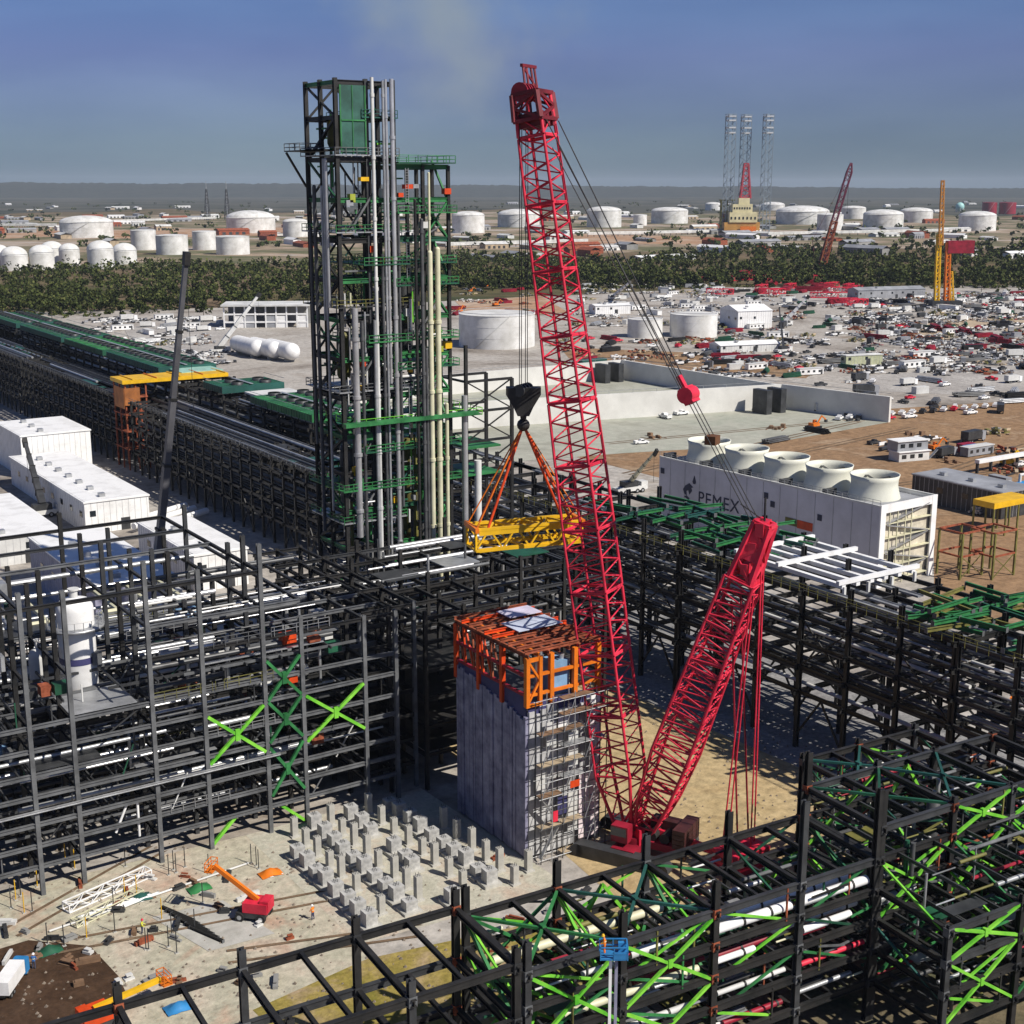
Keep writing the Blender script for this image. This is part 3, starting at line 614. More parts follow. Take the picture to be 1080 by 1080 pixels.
# ---------------------------------------------------------------- twin steel towers with their risers
t = thing('process_tower', 'tall twin-stepped black and green steel process tower with silver riser pipes', 'tower', (95, 190, 0)); K = Kit(t)
TX = (0, 5, 9.6); TY = (0, 5, 10); ZL = [6, 12, 18, 24, 30, 36, 42, 48, 54, 60, 66, 72, 78, 84, 90, 95]
for x in TX:
    for y in TY: 
        if x == 5 and y == 5: continue
        K.put('column', MB().ibar((x, y, 0), (x, y, 95.6), .58, .58, .1), BLK if y or x == 0 else DKG)
for x in (14.6, 19.2):
    for y in TY: K.put('column', MB().ibar((x, y, 0), (x, y, 83.2), .5, .5, .09), GRN2 if x > 20 else BLK)
r = random.Random(3)
for i, z in enumerate(ZL):
    wide = 20.4 if z < 80 else 10.5
    m1 = r.choice((BLK, BLK, GRN2)) if z < 60 else BLK
    for y in TY: K.put('beam', MB().ibar((0, y, z), (9.6, y, z), .45, .7, .09), BLK if (z > 85 or i % 2) else GRN)
    for x in TX: K.put('beam', MB().ibar((x, 0, z), (x, 10, z), .4, .6, .08), BLK if i % 3 else GRN)
    if z < 80:
        for y in TY: K.put('beam', MB().ibar((10, y, z), (19.2, y, z), .4, .65, .09), r.choice((GRN, GRN, GRN2)))
        K.put('beam', MB().ibar((19.2, 0, z), (19.2, 10, z), .4, .6, .08), GRN)
K.put('beam', MB().ibar((10, 0, 83), (19.2, 0, 83), .45, .7, .09), GRN); K.put('beam', MB().ibar((10, 10, 83), (19.2, 10, 83), .45, .7, .09), GRN2); K.put('beam', MB().ibar((19.2, 0, 83), (19.2, 10, 83), .45, .7, .09), TEAL)
for i, z in enumerate(ZL[:-1]):
    z2 = ZL[i+1]
    if i % 2 == 0: K.put('brace', MB().bar((0, .1, z), (0, 10, z2), .3), GRN2 if i % 4 == 0 else BLK); 
    else: K.put('brace', MB().bar((0, 10, z), (0, .1, z2), .35), BLK)
    K.put('brace', MB().bar((.1, 9.9, z), (5, 9.9, z2), .3).bar((9.5, 9.9, z), (5, 9.9, z2), .3), BLK)
    if z < 80 and i > 2:
        K.put('brace', MB().bar((19.2, .2, z), (19.2, 9.8, z2) if i % 2 else (19.2, 5, z2), .3), r.choice((GRN, GRN, BLK)))
        if i % 2: K.put('brace', xbrace((14.6, 0, z), (14.6, 0, z2), (19.2, 0, z2), (19.2, 0, z), .25), GRN)
def platform(x0, y0, x1, y1, z, m, rail):
    b = MB(); b.box((x0, y0, z), (x1, .1, z+.18)); b.box((x0, 6.5, z), (x1, y1, z+.18)); b.box((x0, .1, z), (x0+1.4, 6.5, z+.18)); b.box((x1-1.6, .1, z), (x1, 6.5, z+.18)); K.put('platform', b, m); h_ = MB(); c = [(x0,y0),(x1,y0),(x1,y1),(x0,y1)]
    for k in range(4):
        A, B = V((*c[k], z)), V((*c[(k+1) % 4], z)); n = max(2, int((B-A).length/1.6))
        for q in (.65, 1.2): h_.bar(A+V((0,0,q)), B+V((0,0,q)), .09)
        for q in range(n): e = A.lerp(B, q/n); h_.bar(e, e+V((0,0,1.2)), .09)
    K.put('handrail', h_, rail)
for z, x0, x1, m, rl in [(28.2, -.8, 10.5, GAL, GRN), (33.5, -1, 20.4, GRN, GRN), (39.3, 3, 20.2, GRN2, GRN), (43.6, 1.5, 24.5, GRN, LIME), (49, -1, 12, GAL, LSTEEL), (52, 9, 20.2, GRN2, GRN), (56.5, 4, 20.2, GRN, GRN), (62, -1, 12, DKG, OLIVE), (65, 9, 20.2, GRN2, GRN), (68.3, 3.5, 19.8, GRN2, GRN), (73.2, -.8, 12, GAL, GRN), (76, 9.5, 20, GRN, GRN), (83.5, 9.8, 19.8, GRN2, GRN), (84.5, -.6, 10.2, GAL, LSTEEL), (90, 4, 10, TEAL, TEAL)]:
    platform(x0, -1.3 if x1 > 15 else -.7, x1, 11.2, z, m, rl)
platform(-3.4, 5.5, .2, 11, 85.2, BLK, LSTEEL)
K.put('bracket', MB().bar((-3.2, 10.8, 85.1), (0, 10.8, 80), .3), BLK)
K.put('platform', MB().box((-1, -2.6, 43.9), (23, -1.3, 44.5)), GRN)
# teal enclosure panels high on the tower
for z0, z1 in ((84.8, 94.6),): K.put('panel', MB().box((.5, -.5, z0), (4.6, -.42, z1)), mat('tower_teal_sheet', (.035, .11, .085), .5, 0, .35, .3)); K.put('panel_frame', MB().bar((.5, -.55, z0), (.5, -.55, z1), .2).bar((4.6, -.55, z0), (4.6, -.55, z1), .2).bar((.5, -.55, 89.6), (4.6, -.55, 89.6), .2).bar((2.5, -.55, z0), (2.5, -.55, z1), .12), GRN)
# risers: silver pipes on the near face, a white one, and cream ones on the lower step
for x, z0, z1, rr, m in [(1.8, 26, 62, .5, PIPE), (5.6, 8, 95.8, .27, WHITE2), (7.4, 8, 95.4, .2, GAL), (7.9, 50, 95.6, .22, PIPE), (8.9, 20, 95.7, .34, PIPE), (6.8, 8, 70, .22, DPIPE), (5.2, 8, 60, .26, GAL), (9.7, 30, 76, .2, DPIPE), (3.0, 8, 60, .25, DPIPE)]:
    b = MB(); b.tube((x, -.95, z0), (x, -.95, z1), rr, 12)
    for z in range(int(z0)+4, int(z1), 9): b.tube((x, -.95, z), (x, -.95, z+.5), rr*1.35, 12)
    K.put('riser_pipe', b, m)
for x, z0, z1, rr, m in [(14.6, 10, 70, .42, CREAM), (16.0, 10, 70.5, .42, CREAM), (14.6, 70, 82, .2, CREAM), (17.4, 10, 46, .3, CREAM), (13.8, 10, 55, .25, DPIPE), (13.2, 24, 75, .3, DPIPE), (12.1, 10, 78, .24, BLK)]:
    b = MB(); b.tube((x, -1.9, z0), (x, -1.9, z1), rr, 12); b.ball((x, -1.9, z1), rr, 10, 6)
    for z in range(int(z0)+5, int(z1), 11): b.tube((x, -1.9, z), (x, -1.9, z+.5), rr*1.3, 12)
    K.put('riser_pipe', b, m)
for y, z0, z1, rr, m in [(1.6, 62, 84, .28, PIPE), (2.4, 30, 84, .2, GAL), (5.8, 26, 80, .3, DPIPE), (7.6, 40, 74, .25, DPIPE), (3.2, 60, 80, .22, GAL)]:
    b = MB(); b.tube((-1.1, y, z0), (-1.1, y, z1), rr, 12); b.ball((-1.1, y, z1), rr, 10, 6); K.put('riser_pipe', b, m)
# vessels and drums standing inside the frame
for x, y, z0, z1, rr, m in [(3.2, 6, 28, 40, 1.1, DPIPE), (3.2, 6, 50, 58, 1.1, OLIVE), (7.2, 5.6, 12, 32, 1.2, GAL), (7.2, 6, 50, 60, .9, GAL), (14.6, 5.6, 22, 40, 1.5, OLIVE), (14.6, 6, 54, 66, 1.1, DPIPE), (2.4, 5, 85.4, 90.5, 1.3, OLIVE), (17, 5, 28, 38, 1.0, GRN2)]:
    b = MB(); b.lathe(x, y, [(.05, z0), (rr*.8, z0+.4), (rr, z0+1), (rr, z1-1), (rr*.8, z1-.4), (.05, z1)], 18); K.put('drum', b, m)
for k in range(90):   # pale and green runs across the lower floors
    z = r.uniform(27, 62); x = r.uniform(.4, 15); y = r.choice((-.5, -.6, .4, 3, 7)); m = r.choice((GAL, PIPE, WHITE2, GRN, GRN, CREAM, LSTEEL, LIME, GRN2)); L_ = r.uniform(1.5, 5)
    if k % 2: K.put('pipe_run', MB().tube((x, y, z), (min(19, x+L_), y, z), r.choice((.1, .16, .24)), 7), m)
    else: K.put('pipe_run', MB().tube((x, y, z), (x, y, z+L_*1.3), r.choice((.1, .16, .24)), 7), m)
for k in range(70):   # secondary members, ladders' cages and fittings between the floors
    z = r.uniform(27, 92); top_ = z > 82; xm = 9.4 if top_ else 18.6; y = r.choice((0, 0, 5, 10)); x = r.uniform(.3, xm-2.4); m = r.choice((GRN, GRN, GRN2, BLK, LSTEEL, LIME, TEAL))
    if k % 3 == 0: K.put('secondary_brace', MB().bar((x, y, z), (x+r.uniform(1.8, 4.5), y, z+r.uniform(2, 4)), .2), m)
    elif k % 3 == 1: K.put('secondary_beam', MB().bar((x, y-.1, z), (min(xm, x+r.uniform(3, 6)), y-.1, z), .26), m)
    else: K.put('secondary_beam', MB().bar((0 if x < 9 else 19.2, r.uniform(0, 4), z), (0 if x < 9 else 19.2, r.uniform(6, 10), z), .26), m)
for k in range(26):
    z = r.uniform(28, 82); x = r.uniform(.3, 8.5) if k % 2 else r.uniform(10, 18.5); q = MB(); q.box((x, -.5, z), (x+r.uniform(.5, 1.5), .5, z+r.uniform(.5, 1.4))); K.put('fitting', q, r.choice((YEL, OLIVE, mat('yellow_green', (.3, .34, .04), .5), ORED, GAL, GRN, WHITE2)))
for k in range(10):
    z = 27+k*5.6; q = MB(); x = 11.2 if k % 2 else 12.4
    for e_ in (0, .5): q.bar((x+e_, -.7, z), (x+e_, -.7, z+5.4), .07)
    for w_ in range(13): q.bar((x, -.7, z+.3+w_*.4), (x+.5, -.7, z+.3+w_*.4), .05)
    K.put('ladder', q, GAL)
for k in range(88):   # short runs of pipe between levels
    z = r.uniform(10, 80); x = r.uniform(.6, 9 if z > 70 else 19.5); y = r.uniform(.4, 9.6); rr = r.choice((.12, .18, .28))
    m = r.choice((DPIPE, GAL, DPIPE, BLK, PIPE, OLIVE, GRN)); q = r.random()
    if q < .5: pts = [(x, y, z), (x, y, z+r.uniform(4, 12))]
    elif q < .8: pts = [(x, y, z), (min(19, x+r.uniform(2, 6)), y, z), (min(19, x+r.uniform(2, 6)), y, z-3)]
    else: pts = [(x, y, z), (x, y+r.uniform(1, 5), z), (x, y+r.uniform(1, 5), z+4)]
    K.put('pipe', MB().path(pts, rr, 7), m)
for k, (x, z) in enumerate(((1.6, 28.4), (1.6, 49.2), (1.6, 73.4), (12.6, 43.9), (12.6, 56.7))):   # stair flights and ladders
    b = MB(); b.bar((x, -.5, z), (x+4, -.5, z+5.6), .12, .3); b.bar((x, .4, z), (x+4, .4, z+5.6), .12, .3)
    for q in range(14): b.cbox((x+.15+q*.28, -.05, z+.2+q*.4), (.26, .9, .05))
    K.put('stair_flight', b, LSTEEL)
K.done()
p = G(0, 0, 200)
t = thing('service_frame', 'slender dark steel frame with pale pipe right of the twin towers, behind the hook block', 'steel frame', (117.2, 190, 0)); K = Kit(t)
for x in (0, 9):
    for y in (0, 8): K.put('column', MB().bar((x, y, 0), (x, y, 55 if x == 0 else 49), .5), BLK)
for z in (28, 33, 39, 44, 49): 
    K.put('beam', MB().bar((0, 0, z), (9, 0, z), .4), BLK); K.put('beam', MB().bar((0, 8, z), (9, 8, z), .4), BLK); K.put('beam', MB().bar((0, 0, z), (0, 8, z), .35), DKG)
    if z < 48: K.put('brace', xbrace((0, 0, z), (0, 0, z+5), (9, 0, z+5), (9, 0, z), .2), BLK)
for z in (33.5, 38): K.put('deck', MB().box((-.6, -1.2, z), (6, 8, z+.3)), GRN)
K.put('pipe', MB().tube((-.9, -1, 8), (-.9, -1, 47), .5, 12), PIPE); K.put('pipe', MB().tube((1.6, -1, 8), (1.6, -1, 36), .6, 12), WHITE2); K.done()
# ---------------------------------------------------------------- the open steel structure on the left
t = thing('steel_structure', 'large open dark steel structure full of pipes at the left, behind the bare earth yard', 'steel frame', (24, 151, 0)); K = Kit(t)
r = random.Random(21)
LX = [-3.5, 3.5, 11, 15.8, 25.2, 31.6, 39.5, 44.6, 53.4, 58]; LY = [0, 5, 10, 16, 25, 34]
HT = [33, 34, 36.5, 36, 38, 36, 38, 28, 26.5, 26.5]
LZ = [3.6, 6.2, 8.8, 12.2, 14.8, 17.8, 20.6, 23.0]
for j, y in enumerate(LY):
    for i, x in enumerate(LX):
        hh = HT[i] - (0 if j == 0 else r.choice((0, 1, 2, 3, 5, 8)))
        K.put('column', MB().ibar((x, y, 0), (x, y, hh), .52, .52, .08), LSTEEL if j == 0 else (DKG if r.random() < .4 else BLK))
for z in LZ[:-1]:
    K.put('front_beam', MB().ibar((-7, 0, z), (58, 0, z), .36, .5, .07), LSTEEL)
    for j, y in enumerate(LY[1:]): K.put('beam', MB().ibar((-7, y, z), (58, y, z), .36, .55, .08), r.choice((BLK, DKG, LSTEEL)))
    for x in LX[2:]: K.put('cross_beam', MB().ibar((x, 0, z), (x, 34, z), .34, .5, .07), r.choice((BLK, DKG)))
for z in (26, 30, 34.5):
    xe = 58 if z < 27 else (44.6 if z < 31 else 39.5); xa = 11 if z < 27 else (25.2 if z < 31 else -7)
    for j, y in enumerate(LY):
        if r.random() < .6: K.put('beam', MB().ibar((xa if z > 27 or j > 2 else 25.2, y, z), (xe, y, z), .34, .45, .07), r.choice((BLK, DKG, LSTEEL)))
    for x in LX[1:]:
        if xa <= x <= xe and r.random() < .7: K.put('cross_beam', MB().ibar((x, 0, z), (x, 34, z), .32, .42, .07), r.choice((BLK, DKG)))
K.put('front_beam', MB().ibar((-7, -.5, 10.6), (41, -.5, 10.6), .3, .3), GAL)
for z in LZ[1:]:    # secondary joists
    for k in range(14):
        x = r.uniform(-4, 57); K.put('joist', MB().bar((x, 0, z), (x, r.choice((8, 16, 34)), z), .18, .3), DKG)
    for k in range(9):
        y = r.uniform(.4, 33); a = r.uniform(-6, 40); K.put('joist', MB().bar((a, y, z), (a+r.uniform(10, 26), y, z), .2, .32), r.choice((DKG, LSTEEL)))
for z in (8.8, 14.8, 20.6, 26):
    for k in range(3):
        a = r.choice(LX[1:-2]); y = r.choice((0.4, 8.2, 16.2, 25.2)); K.put('grating', MB().box((a, y, z+.3), (a+r.uniform(5, 9), y+r.uniform(3, 8), z+.38)), r.choice((DKG, GAL, OLIVE)))
for k in range(110):   # pipes
    z = r.choice(LZ + [26, 29.5]) + .35; y = r.uniform(.6, 33); rr = r.choice((.1, .14, .18, .26, .34)); a = r.uniform(-7, 35); b = min(57.5, a + r.uniform(8, 40))
    if z > 17 and y < 13 and a < 25: a = 26; b = max(b, 34)
    K.put('pipe', MB().tube((a, y, z+rr), (b, y, z+rr), rr, 8), r.choice((DPIPE, DPIPE, LSTEEL, GAL, GAL, PIPE, WHITE2)))
for k in range(70):
    x = r.uniform(-6, 57); y = r.uniform(.8, 33); z = r.uniform(2, 20); K.put('pipe', MB().path([(x, y, z), (x, y, z+r.uniform(4, 10)), ], r.choice((.12, .2, .3)), 8), r.choice((DPIPE, LSTEEL, GAL, GRN2)))
for i, a, b, m in [(0, 31.6, 39.5, LIME), (1, 39.5, 44.6, GRN), (2, 44.6, 53.4, LIME)]:   # bright green crossed bracing on the front
    for z0, z1 in (((11.2, 17.4),) if i != 1 else ((5, 11.5), (12.2, 17.6), (17.8, 23))):
        K.put('green_brace', xbrace((a+.3, -.15, z0), (a+.3, -.15, z1), (b-.3, -.15, z1), (b-.3, -.15, z0), .38, 1.5), m)
K.put('green_brace', MB().bar((31.8, .2, 0.4), (35, .2, 3.4), .4).bar((44.4, .2, .3), (41, .2, 3.4), .36), LIME)
for a, y in ((15.8, 8), (25.2, 16), (-3.5, 8), (53.4, 16), (44.6, 25), (3.5, 25)):
    for z0, z1 in ((6.2, 12), (14.8, 20.4)): K.put('brace', xbrace((a+.3, y, z0), (a+.3, y, z1), (a+6, y, z1), (a+6, y, z0), .2), r.choice((DKG, GRN2, LSTEEL)))
for x, y, z, rr, hh in [(34, 12, 9, 1.3, 8), (19, 20, 15, 1.2, 8), (50, 12, 9, 1.5, 9), (8, 28, 15, 1.1, 9)]:
    b = MB(); b.lathe(x, y, [(.05, z), (rr*.8, z+.3), (rr, z+.8), (rr, z+hh-.8), (rr*.8, z+hh-.3), (.05, z+hh)], 18); K.put('drum', b, r.choice((DPIPE, GAL, LSTEEL)))
for x, y, z, L_, rr in [(28, 10, 9.9, 9, 1.0), (40, 5, 18.9, 7, .9), (29, 6, 24.2, 6, .7), (46, 20, 24, 8, 1.1)]:
    b = MB(); b.tube((x, y, z), (x+L_, y, z), rr, 16); b.ball((x, y, z), rr, 14, 8); b.ball((x+L_, y, z), rr, 14, 8); K.put('horizontal_drum', b, r.choice((GAL, PIPE, DPIPE)))
for k in range(7): 
    x = 8+k*4.5; z = 24.2; b = MB(); b.path([(x, 20, z), (x, 20, z+2.2), (x+2, 20, z+2.2), (x+2, 30, z+2.2)], .3, 8); K.put('pipe', b, r.choice((CREAM, GAL, WHITE2)))
for x, y, z in [(6.5, 4, 26.4), (18, 12, 26.4), (35, 18, 23.4), (11.5, 22, 29.8)]:
    b = MB(); b.box((x, y, z), (x+3.4, y+2.2, z+1.8)); K.put('equipment_box', b, r.choice((NAVY, mat('sky_blue_sheet', (.2, .36, .55), .6), GAL)))
for k in range(64):   # hangers, short posts and loose diagonals
    x = r.uniform(-6, 57); y = r.choice((.2, .3, 4, 8, 16, 25)); z = r.choice(LZ[:-1]); m = r.choice((LSTEEL, GAL, DKG, DKG, BLK, GRN2, WHITE2))
    if k % 3: K.put('hanger', MB().bar((x, y, z), (x, y, z+r.uniform(2, 3.4)), .14), m)
    else: K.put('loose_brace', MB().bar((x, y, z), (x+r.uniform(1.5, 4), y, z+r.uniform(2, 5)), .15), m)
for k in range(16):
    z = r.choice(LZ[1:] + [26]); y = r.choice((-.2, 8, 16)); a = r.choice(LX[4:-3]); H_ = MB()
    for q in (.7, 1.2): H_.bar((a, y, z+q), (a+9, y, z+q), .06)
    for q in range(7): H_.bar((a+q*1.5, y, z), (a+q*1.5, y, z+1.2), .06)
    K.put('handrail', H_, r.choice((LSTEEL, GAL, YEL, OLIVE)))
for k in range(16):
    z = r.choice(LZ[2:]); a = r.uniform(-5, 40); y = r.uniform(.5, 14); T = MB(); T.box((a, y, z+.4), (a+r.uniform(8, 18), y+.8, z+.5)); K.put('cable_tray', T, r.choice((GAL, LSTEEL)))
for k in range(44):
    z = r.choice(LZ[2:] + [23.2]); a = r.uniform(-4, 54); y = r.uniform(.5, 16); T = MB(); T.box((a, y, z+.4), (a+r.uniform(.8, 2.2), y+r.uniform(.8, 1.6), z+r.uniform(1, 2))); K.put('equipment_box', T, r.choice((mat('sky_blue_sheet', (.2, .36, .55)), GAL, WHITE2, PIPE, GAL, LSTEEL, DKG, ORED, YEL, NAVY, WHITE2, GRN2, RUST)))
K.put('white_pipe', MB().path([(20, .4, 5.2), (21.5, .4, 8.4), (22.8, .4, 8.4), (22.8, .4, 4)], .16, 8), WHITE); K.done()
def vessel(label, p, rr, hh, m, ring=True):
    t = thing('pressure_vessel', label, 'vessel', p)
    b = MB(); b.lathe(0, 0, [(.05, 0), (rr*.85, .4), (rr, 1.1), (rr, hh-1.6), (rr*.97, hh-1.1), (rr*.75, hh-.4), (.05, hh)], 28); b.build('shell', m, t)
    b = MB(); b.tube((0, 0, hh-.1), (0, 0, hh+.9), rr*.22, 12); b.tube((0, 0, hh+.8), (0, 0, hh+1), rr*.32, 12); b.build('nozzle', WHITE2, t)
    b = MB(); b.lathe(0, 0, [(rr*1.015, hh*.40), (rr*1.015, hh*.46)], 28); b.build('band', NAVY, t)
    if ring:
        b = MB(); b.lathe(0, 0, [(rr, hh*.72), (rr*1.55, hh*.72), (rr*1.55, hh*.74), (rr, hh*.74)], 20)
        for k in range(20): a = k*PI/10; b.bar((math.cos(a)*rr*1.5, math.sin(a)*rr*1.5, hh*.73), (math.cos(a)*rr*1.5, math.sin(a)*rr*1.5, hh*.73+1.2), .08)
        b.lathe(0, 0, [(rr*1.48, hh*.73+1.15), (rr*1.52, hh*.73+1.2)], 20); b.build('ring_platform', GAL, t)
    b = MB(); b.lathe(0, 0, [(rr*.9, -2), (rr*.9, .6)], 24); b.build('skirt', DKG, t)
vessel('tall white pressure vessel with dome top and ring platform inside the left steel structure', (43.9, 161.5, 18.4), 2.2, 13.6, WHITE)
vessel('slimmer pale vessel standing left of the tall white one', (39.6, 163.5, 18.2), 1.1, 7.6, WHITE2, False)
p = G(3, 752, 9); t = thing('yellow_skid', 'yellow equipment skid cut by the left edge inside the steel structure', 'skid', (p.x-2, p.y, 9)); b = MB(); b.box((0,0,0), (3.4, 2.4, 1.6)); b.build('tank_box', YEL, t); b = MB(); b.box((.4,.3,1.6), (2.2, 2, 3.6)); b.build('motor_cover', ORA, t)
b = MB(); b.bar((0,0,0), (3.4,0,0), .4); b.bar((0,2.4,0), (3.4,2.4,0), .4); b.build('base_frame', BLK, t)
# ---------------------------------------------------------------- blue-grey clad module with orange steel crown
t = thing('clad_module', 'tall blue-grey clad module with rust orange steel crown standing left of the red boom foot', 'module', (86.5, 127, 0)); K = Kit(t); r = random.Random(8)
MX, MY = 10.5, 16
b = MB()                       # ribbed sheet on the left face: slight steps so that it reads as vertical sheets
k = 0.0
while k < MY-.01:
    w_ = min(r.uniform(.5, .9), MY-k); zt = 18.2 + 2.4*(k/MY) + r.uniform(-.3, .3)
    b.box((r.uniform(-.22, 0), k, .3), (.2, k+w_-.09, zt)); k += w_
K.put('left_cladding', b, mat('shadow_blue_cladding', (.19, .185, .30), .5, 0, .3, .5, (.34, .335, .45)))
b = MB(); k = .25
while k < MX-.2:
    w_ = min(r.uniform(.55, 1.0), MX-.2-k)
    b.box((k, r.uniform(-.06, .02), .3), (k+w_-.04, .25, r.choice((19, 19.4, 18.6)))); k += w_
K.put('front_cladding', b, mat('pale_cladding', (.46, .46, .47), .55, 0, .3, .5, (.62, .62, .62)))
K.put('core', MB().box((.3, .3, 0), (MX-.1, MY, 18.4)), DKG)
K.put('upper_band', MB().box((.1, .4, 18.3), (.25, MY, 21)).box((.3, .15, 18.6), (MX, .25, 20.2)), NAVY)
for x in (0, 3.5, 7, MX):
    for y in (0, 5.3, 10.6, MY):
        if x in (3.5, 7) and y in (5.3, 10.6): continue
        K.put('crown_post', MB().bar((x, y, 18.8 if y else 19.8), (x, y, 26), .55 if (x == 0 or y == 0) else .4), ORA if y == 0 else (RUST if x else ORED))
for x in [i*MX/7 for i in range(8)]: K.put('crown_beam', MB().ibar((x, -.3, 26.2), (x, MY+.3, 26.2), .3, .5), r.choice((RUST, RUST, ORED, ORA)))
for y in [i*MY/9 for i in range(10)]: K.put('crown_beam', MB().ibar((-.3, y, 26.65), (MX+.3, y, 26.65), .28, .4), r.choice((RUST, ORED, TAN, RUST)))
for z in (21.2, 23.6):
    K.put('crown_girt', MB().bar((0, 0, z), (0, MY, z), .35), RED2); K.put('crown_girt', MB().bar((0, 0, z), (MX, 0, z), .35), ORA)
for k in range(5):
    K.put('crown_brace', MB().bar((-.05, 5.5+k*2.1, 21.4), (-.05, 5.5+k*2.1+1.9, 26), .22).bar((-.05, 5.5+k*2.1+1.9, 21.4), (-.05, 5.5+k*2.1+2.4, 26), .22), ORED if k % 2 else RUST)
K.put('corner_tower', MB().box((-.25, -.32, 19.8), (1.9, -.12, 20.2)).box((-.25, -.32, 25.4), (1.9, -.12, 25.9)).bar((1.75, -.2, 19.8), (1.75, -.2, 25.9), .45).bar((-.1, -.2, 19.8), (-.1, -.2, 25.9), .45).bar((0, -.2, 20.2), (1.7, -.2, 23), .25).bar((1.7, -.2, 23), (0, -.2, 25.6), .25), ORA)
K.put('roof_plate', MB().box((3, 6.2, 26.9), (9.6, 10.2, 27.0)), mat('blue_white_sheet', (.5, .55, .66), .5, 0, .2, .4)); K.put('roof_plate', MB().box((5.2, 11.4, 26.9), (10, 14.6, 27.02)), mat('lilac_sheet', (.6, .56, .68), .5, 0, .15, .4))
K.put('inner_pipe', MB().tube((3, 2, 20), (3, 2, 25.6), .5, 10).tube((6, 1.4, 20), (6, 1.4, 25), .35, 10), PIPE); K.put('inner_box', MB().box((4.4, .6, 20.3), (6.6, 3, 24.4)), mat('sky_blue_sheet', (.2, .36, .55))); K.done()
# scaffolding on the lit face
t = thing('scaffolding', 'dense grey scaffolding in front of the lit face of the clad module', 'scaffold', (87.2, 124.9, 0)); K = Kit(t)
for i in range(7):
    for y in (0, 1.3): K.put('standard', MB().tube((i*1.62, y, 0), (i*1.62, y, 20.6 + .8*(i % 2)), .07, 6), GAL if i % 2 else DKG)
for k in range(11):
    z = .5+k*2
    for y in (0, 1.3): K.put('ledger', MB().tube((-.3, y, z), (10, y, z), .055, 6), r.choice((GAL, GAL, DKG)))
    if k % 2 == 0 or r.random() < .5: a = r.choice((0, 1.62, 3.24)); K.put('plank', MB().box((a, .1, z+.06), (a+r.choice((3.2, 4.8, 6.4)), 1.2, z+.12)), r.choice((BROWN, TAN, GAL)))
for i in range(0, 6, 2):
    for k in range(0, 10, 2): K.put('diagonal', MB().tube((i*1.62, -.05, .5+k*2), ((i+1)*1.62, -.05, 4.5+k*2), .05, 5), GAL)
for x, z, h_, m in [(6.6, 1, 8.6, mat('pink_white_net', (.72, .62, .64), .8, 0, .15, .5)), (8.2, 1, 16, mat('pink_white_net', (.7, .6, .62))), (5.0, 11, 4.5, WHITE2), (1.6, 14.5, 3, WHITE2), (8.3, 16.6, 3, WHITE), (3.3, 16, 2.6, WHITE), (5.0, 2.6, 5, WHITE2), (.2, 9, 3.4, WHITE2), (3.4, 5, 2.4, NAVY)]:
    K.put('net', MB().box((x, 1.36, z), (x+1.5, 1.42, z+h_)), m)
K.put('sign', MB().box((4.2, -.1, 9.0), (5.6, -.06, 9.9)), ORED); K.put('sign', MB().box((1.7, -.1, 5.2), (2.4, -.06, 6.6)), RED); K.put('stair', MB().bar((.2, .6, .5), (3.2, .6, 4.5), .5, .12).bar((3.2, .6, 4.5), (.2, .6, 8.5), .5, .12), GAL); K.done()
# ---------------------------------------------------------------- concrete piers in front of the module
pt = None; r = random.Random(4)
rows = [(63.2, 'b'), (65.6, 't'), (68.4, 'b'), (70.6, 't'), (73.6, 'b'), (76.4, 't'), (79.4, 'b'), (82.2, 't'), (85, 't')]
def pier(kind, label, grp):
    t = thing('concrete_pier', label, 'pier', (0,0,0), 0, grp); b = MB()
    if kind == 'b': b.box((-.74, -.66, 0), (.74, .66, 1.8)); b.build('shaft', mat('pier_concrete', (.42, .42, .41), .85, 0, .3, .9, (.6, .595, .57), bump=.1), t); c = MB(); c.box((-1.15, -1.05, 0), (1.15, 1.05, .35)); c.build('footing', CONC, t)
    else: b.box((-.38, -.38, 0), (.38, .38, 2.6)); b.build('shaft', CONC, t); c = MB(); c.box((-.6, -.6, 0), (.6, .6, .2)); c.build('footing', CONC, t)
    c = MB()
    hz = 1.8 if kind == 'b' else 2.6
    for dx in (-.18, .18):
        for dy in (-.18, .18): c.tube((dx, dy, hz), (dx, dy, hz+.3), .035, 5)
    c.build('anchor_bolts', DKG, t)
    return t
PB = pier('b', 'stout pale concrete pier, one of a grid in front of the module', 'stout concrete piers'); PT = pier('t', 'slim pale concrete pier, one of a grid in front of the module', 'slim concrete piers')
first = {'b': True, 't': True}
for x, kd in rows:
    y = 148.5
    while y > 122.5:
        if (x > 83.2 and y > 126) or (x > 80.5 and y > 141) or (x < 64.5 and y > 145) or r.random() < .1: y -= 3; continue
        q = V((x + r.gauss(0, .12), y + r.gauss(0, .15), .05)); o = PB if kd == 'b' else PT
        if first[kd]: o.location = q; first[kd] = False
        else: dup(o, q, r.gauss(0, .03), None, (1, 1, r.uniform(.8, 1.2)))
        y -= 2.7 if kd == 'b' else 3.3
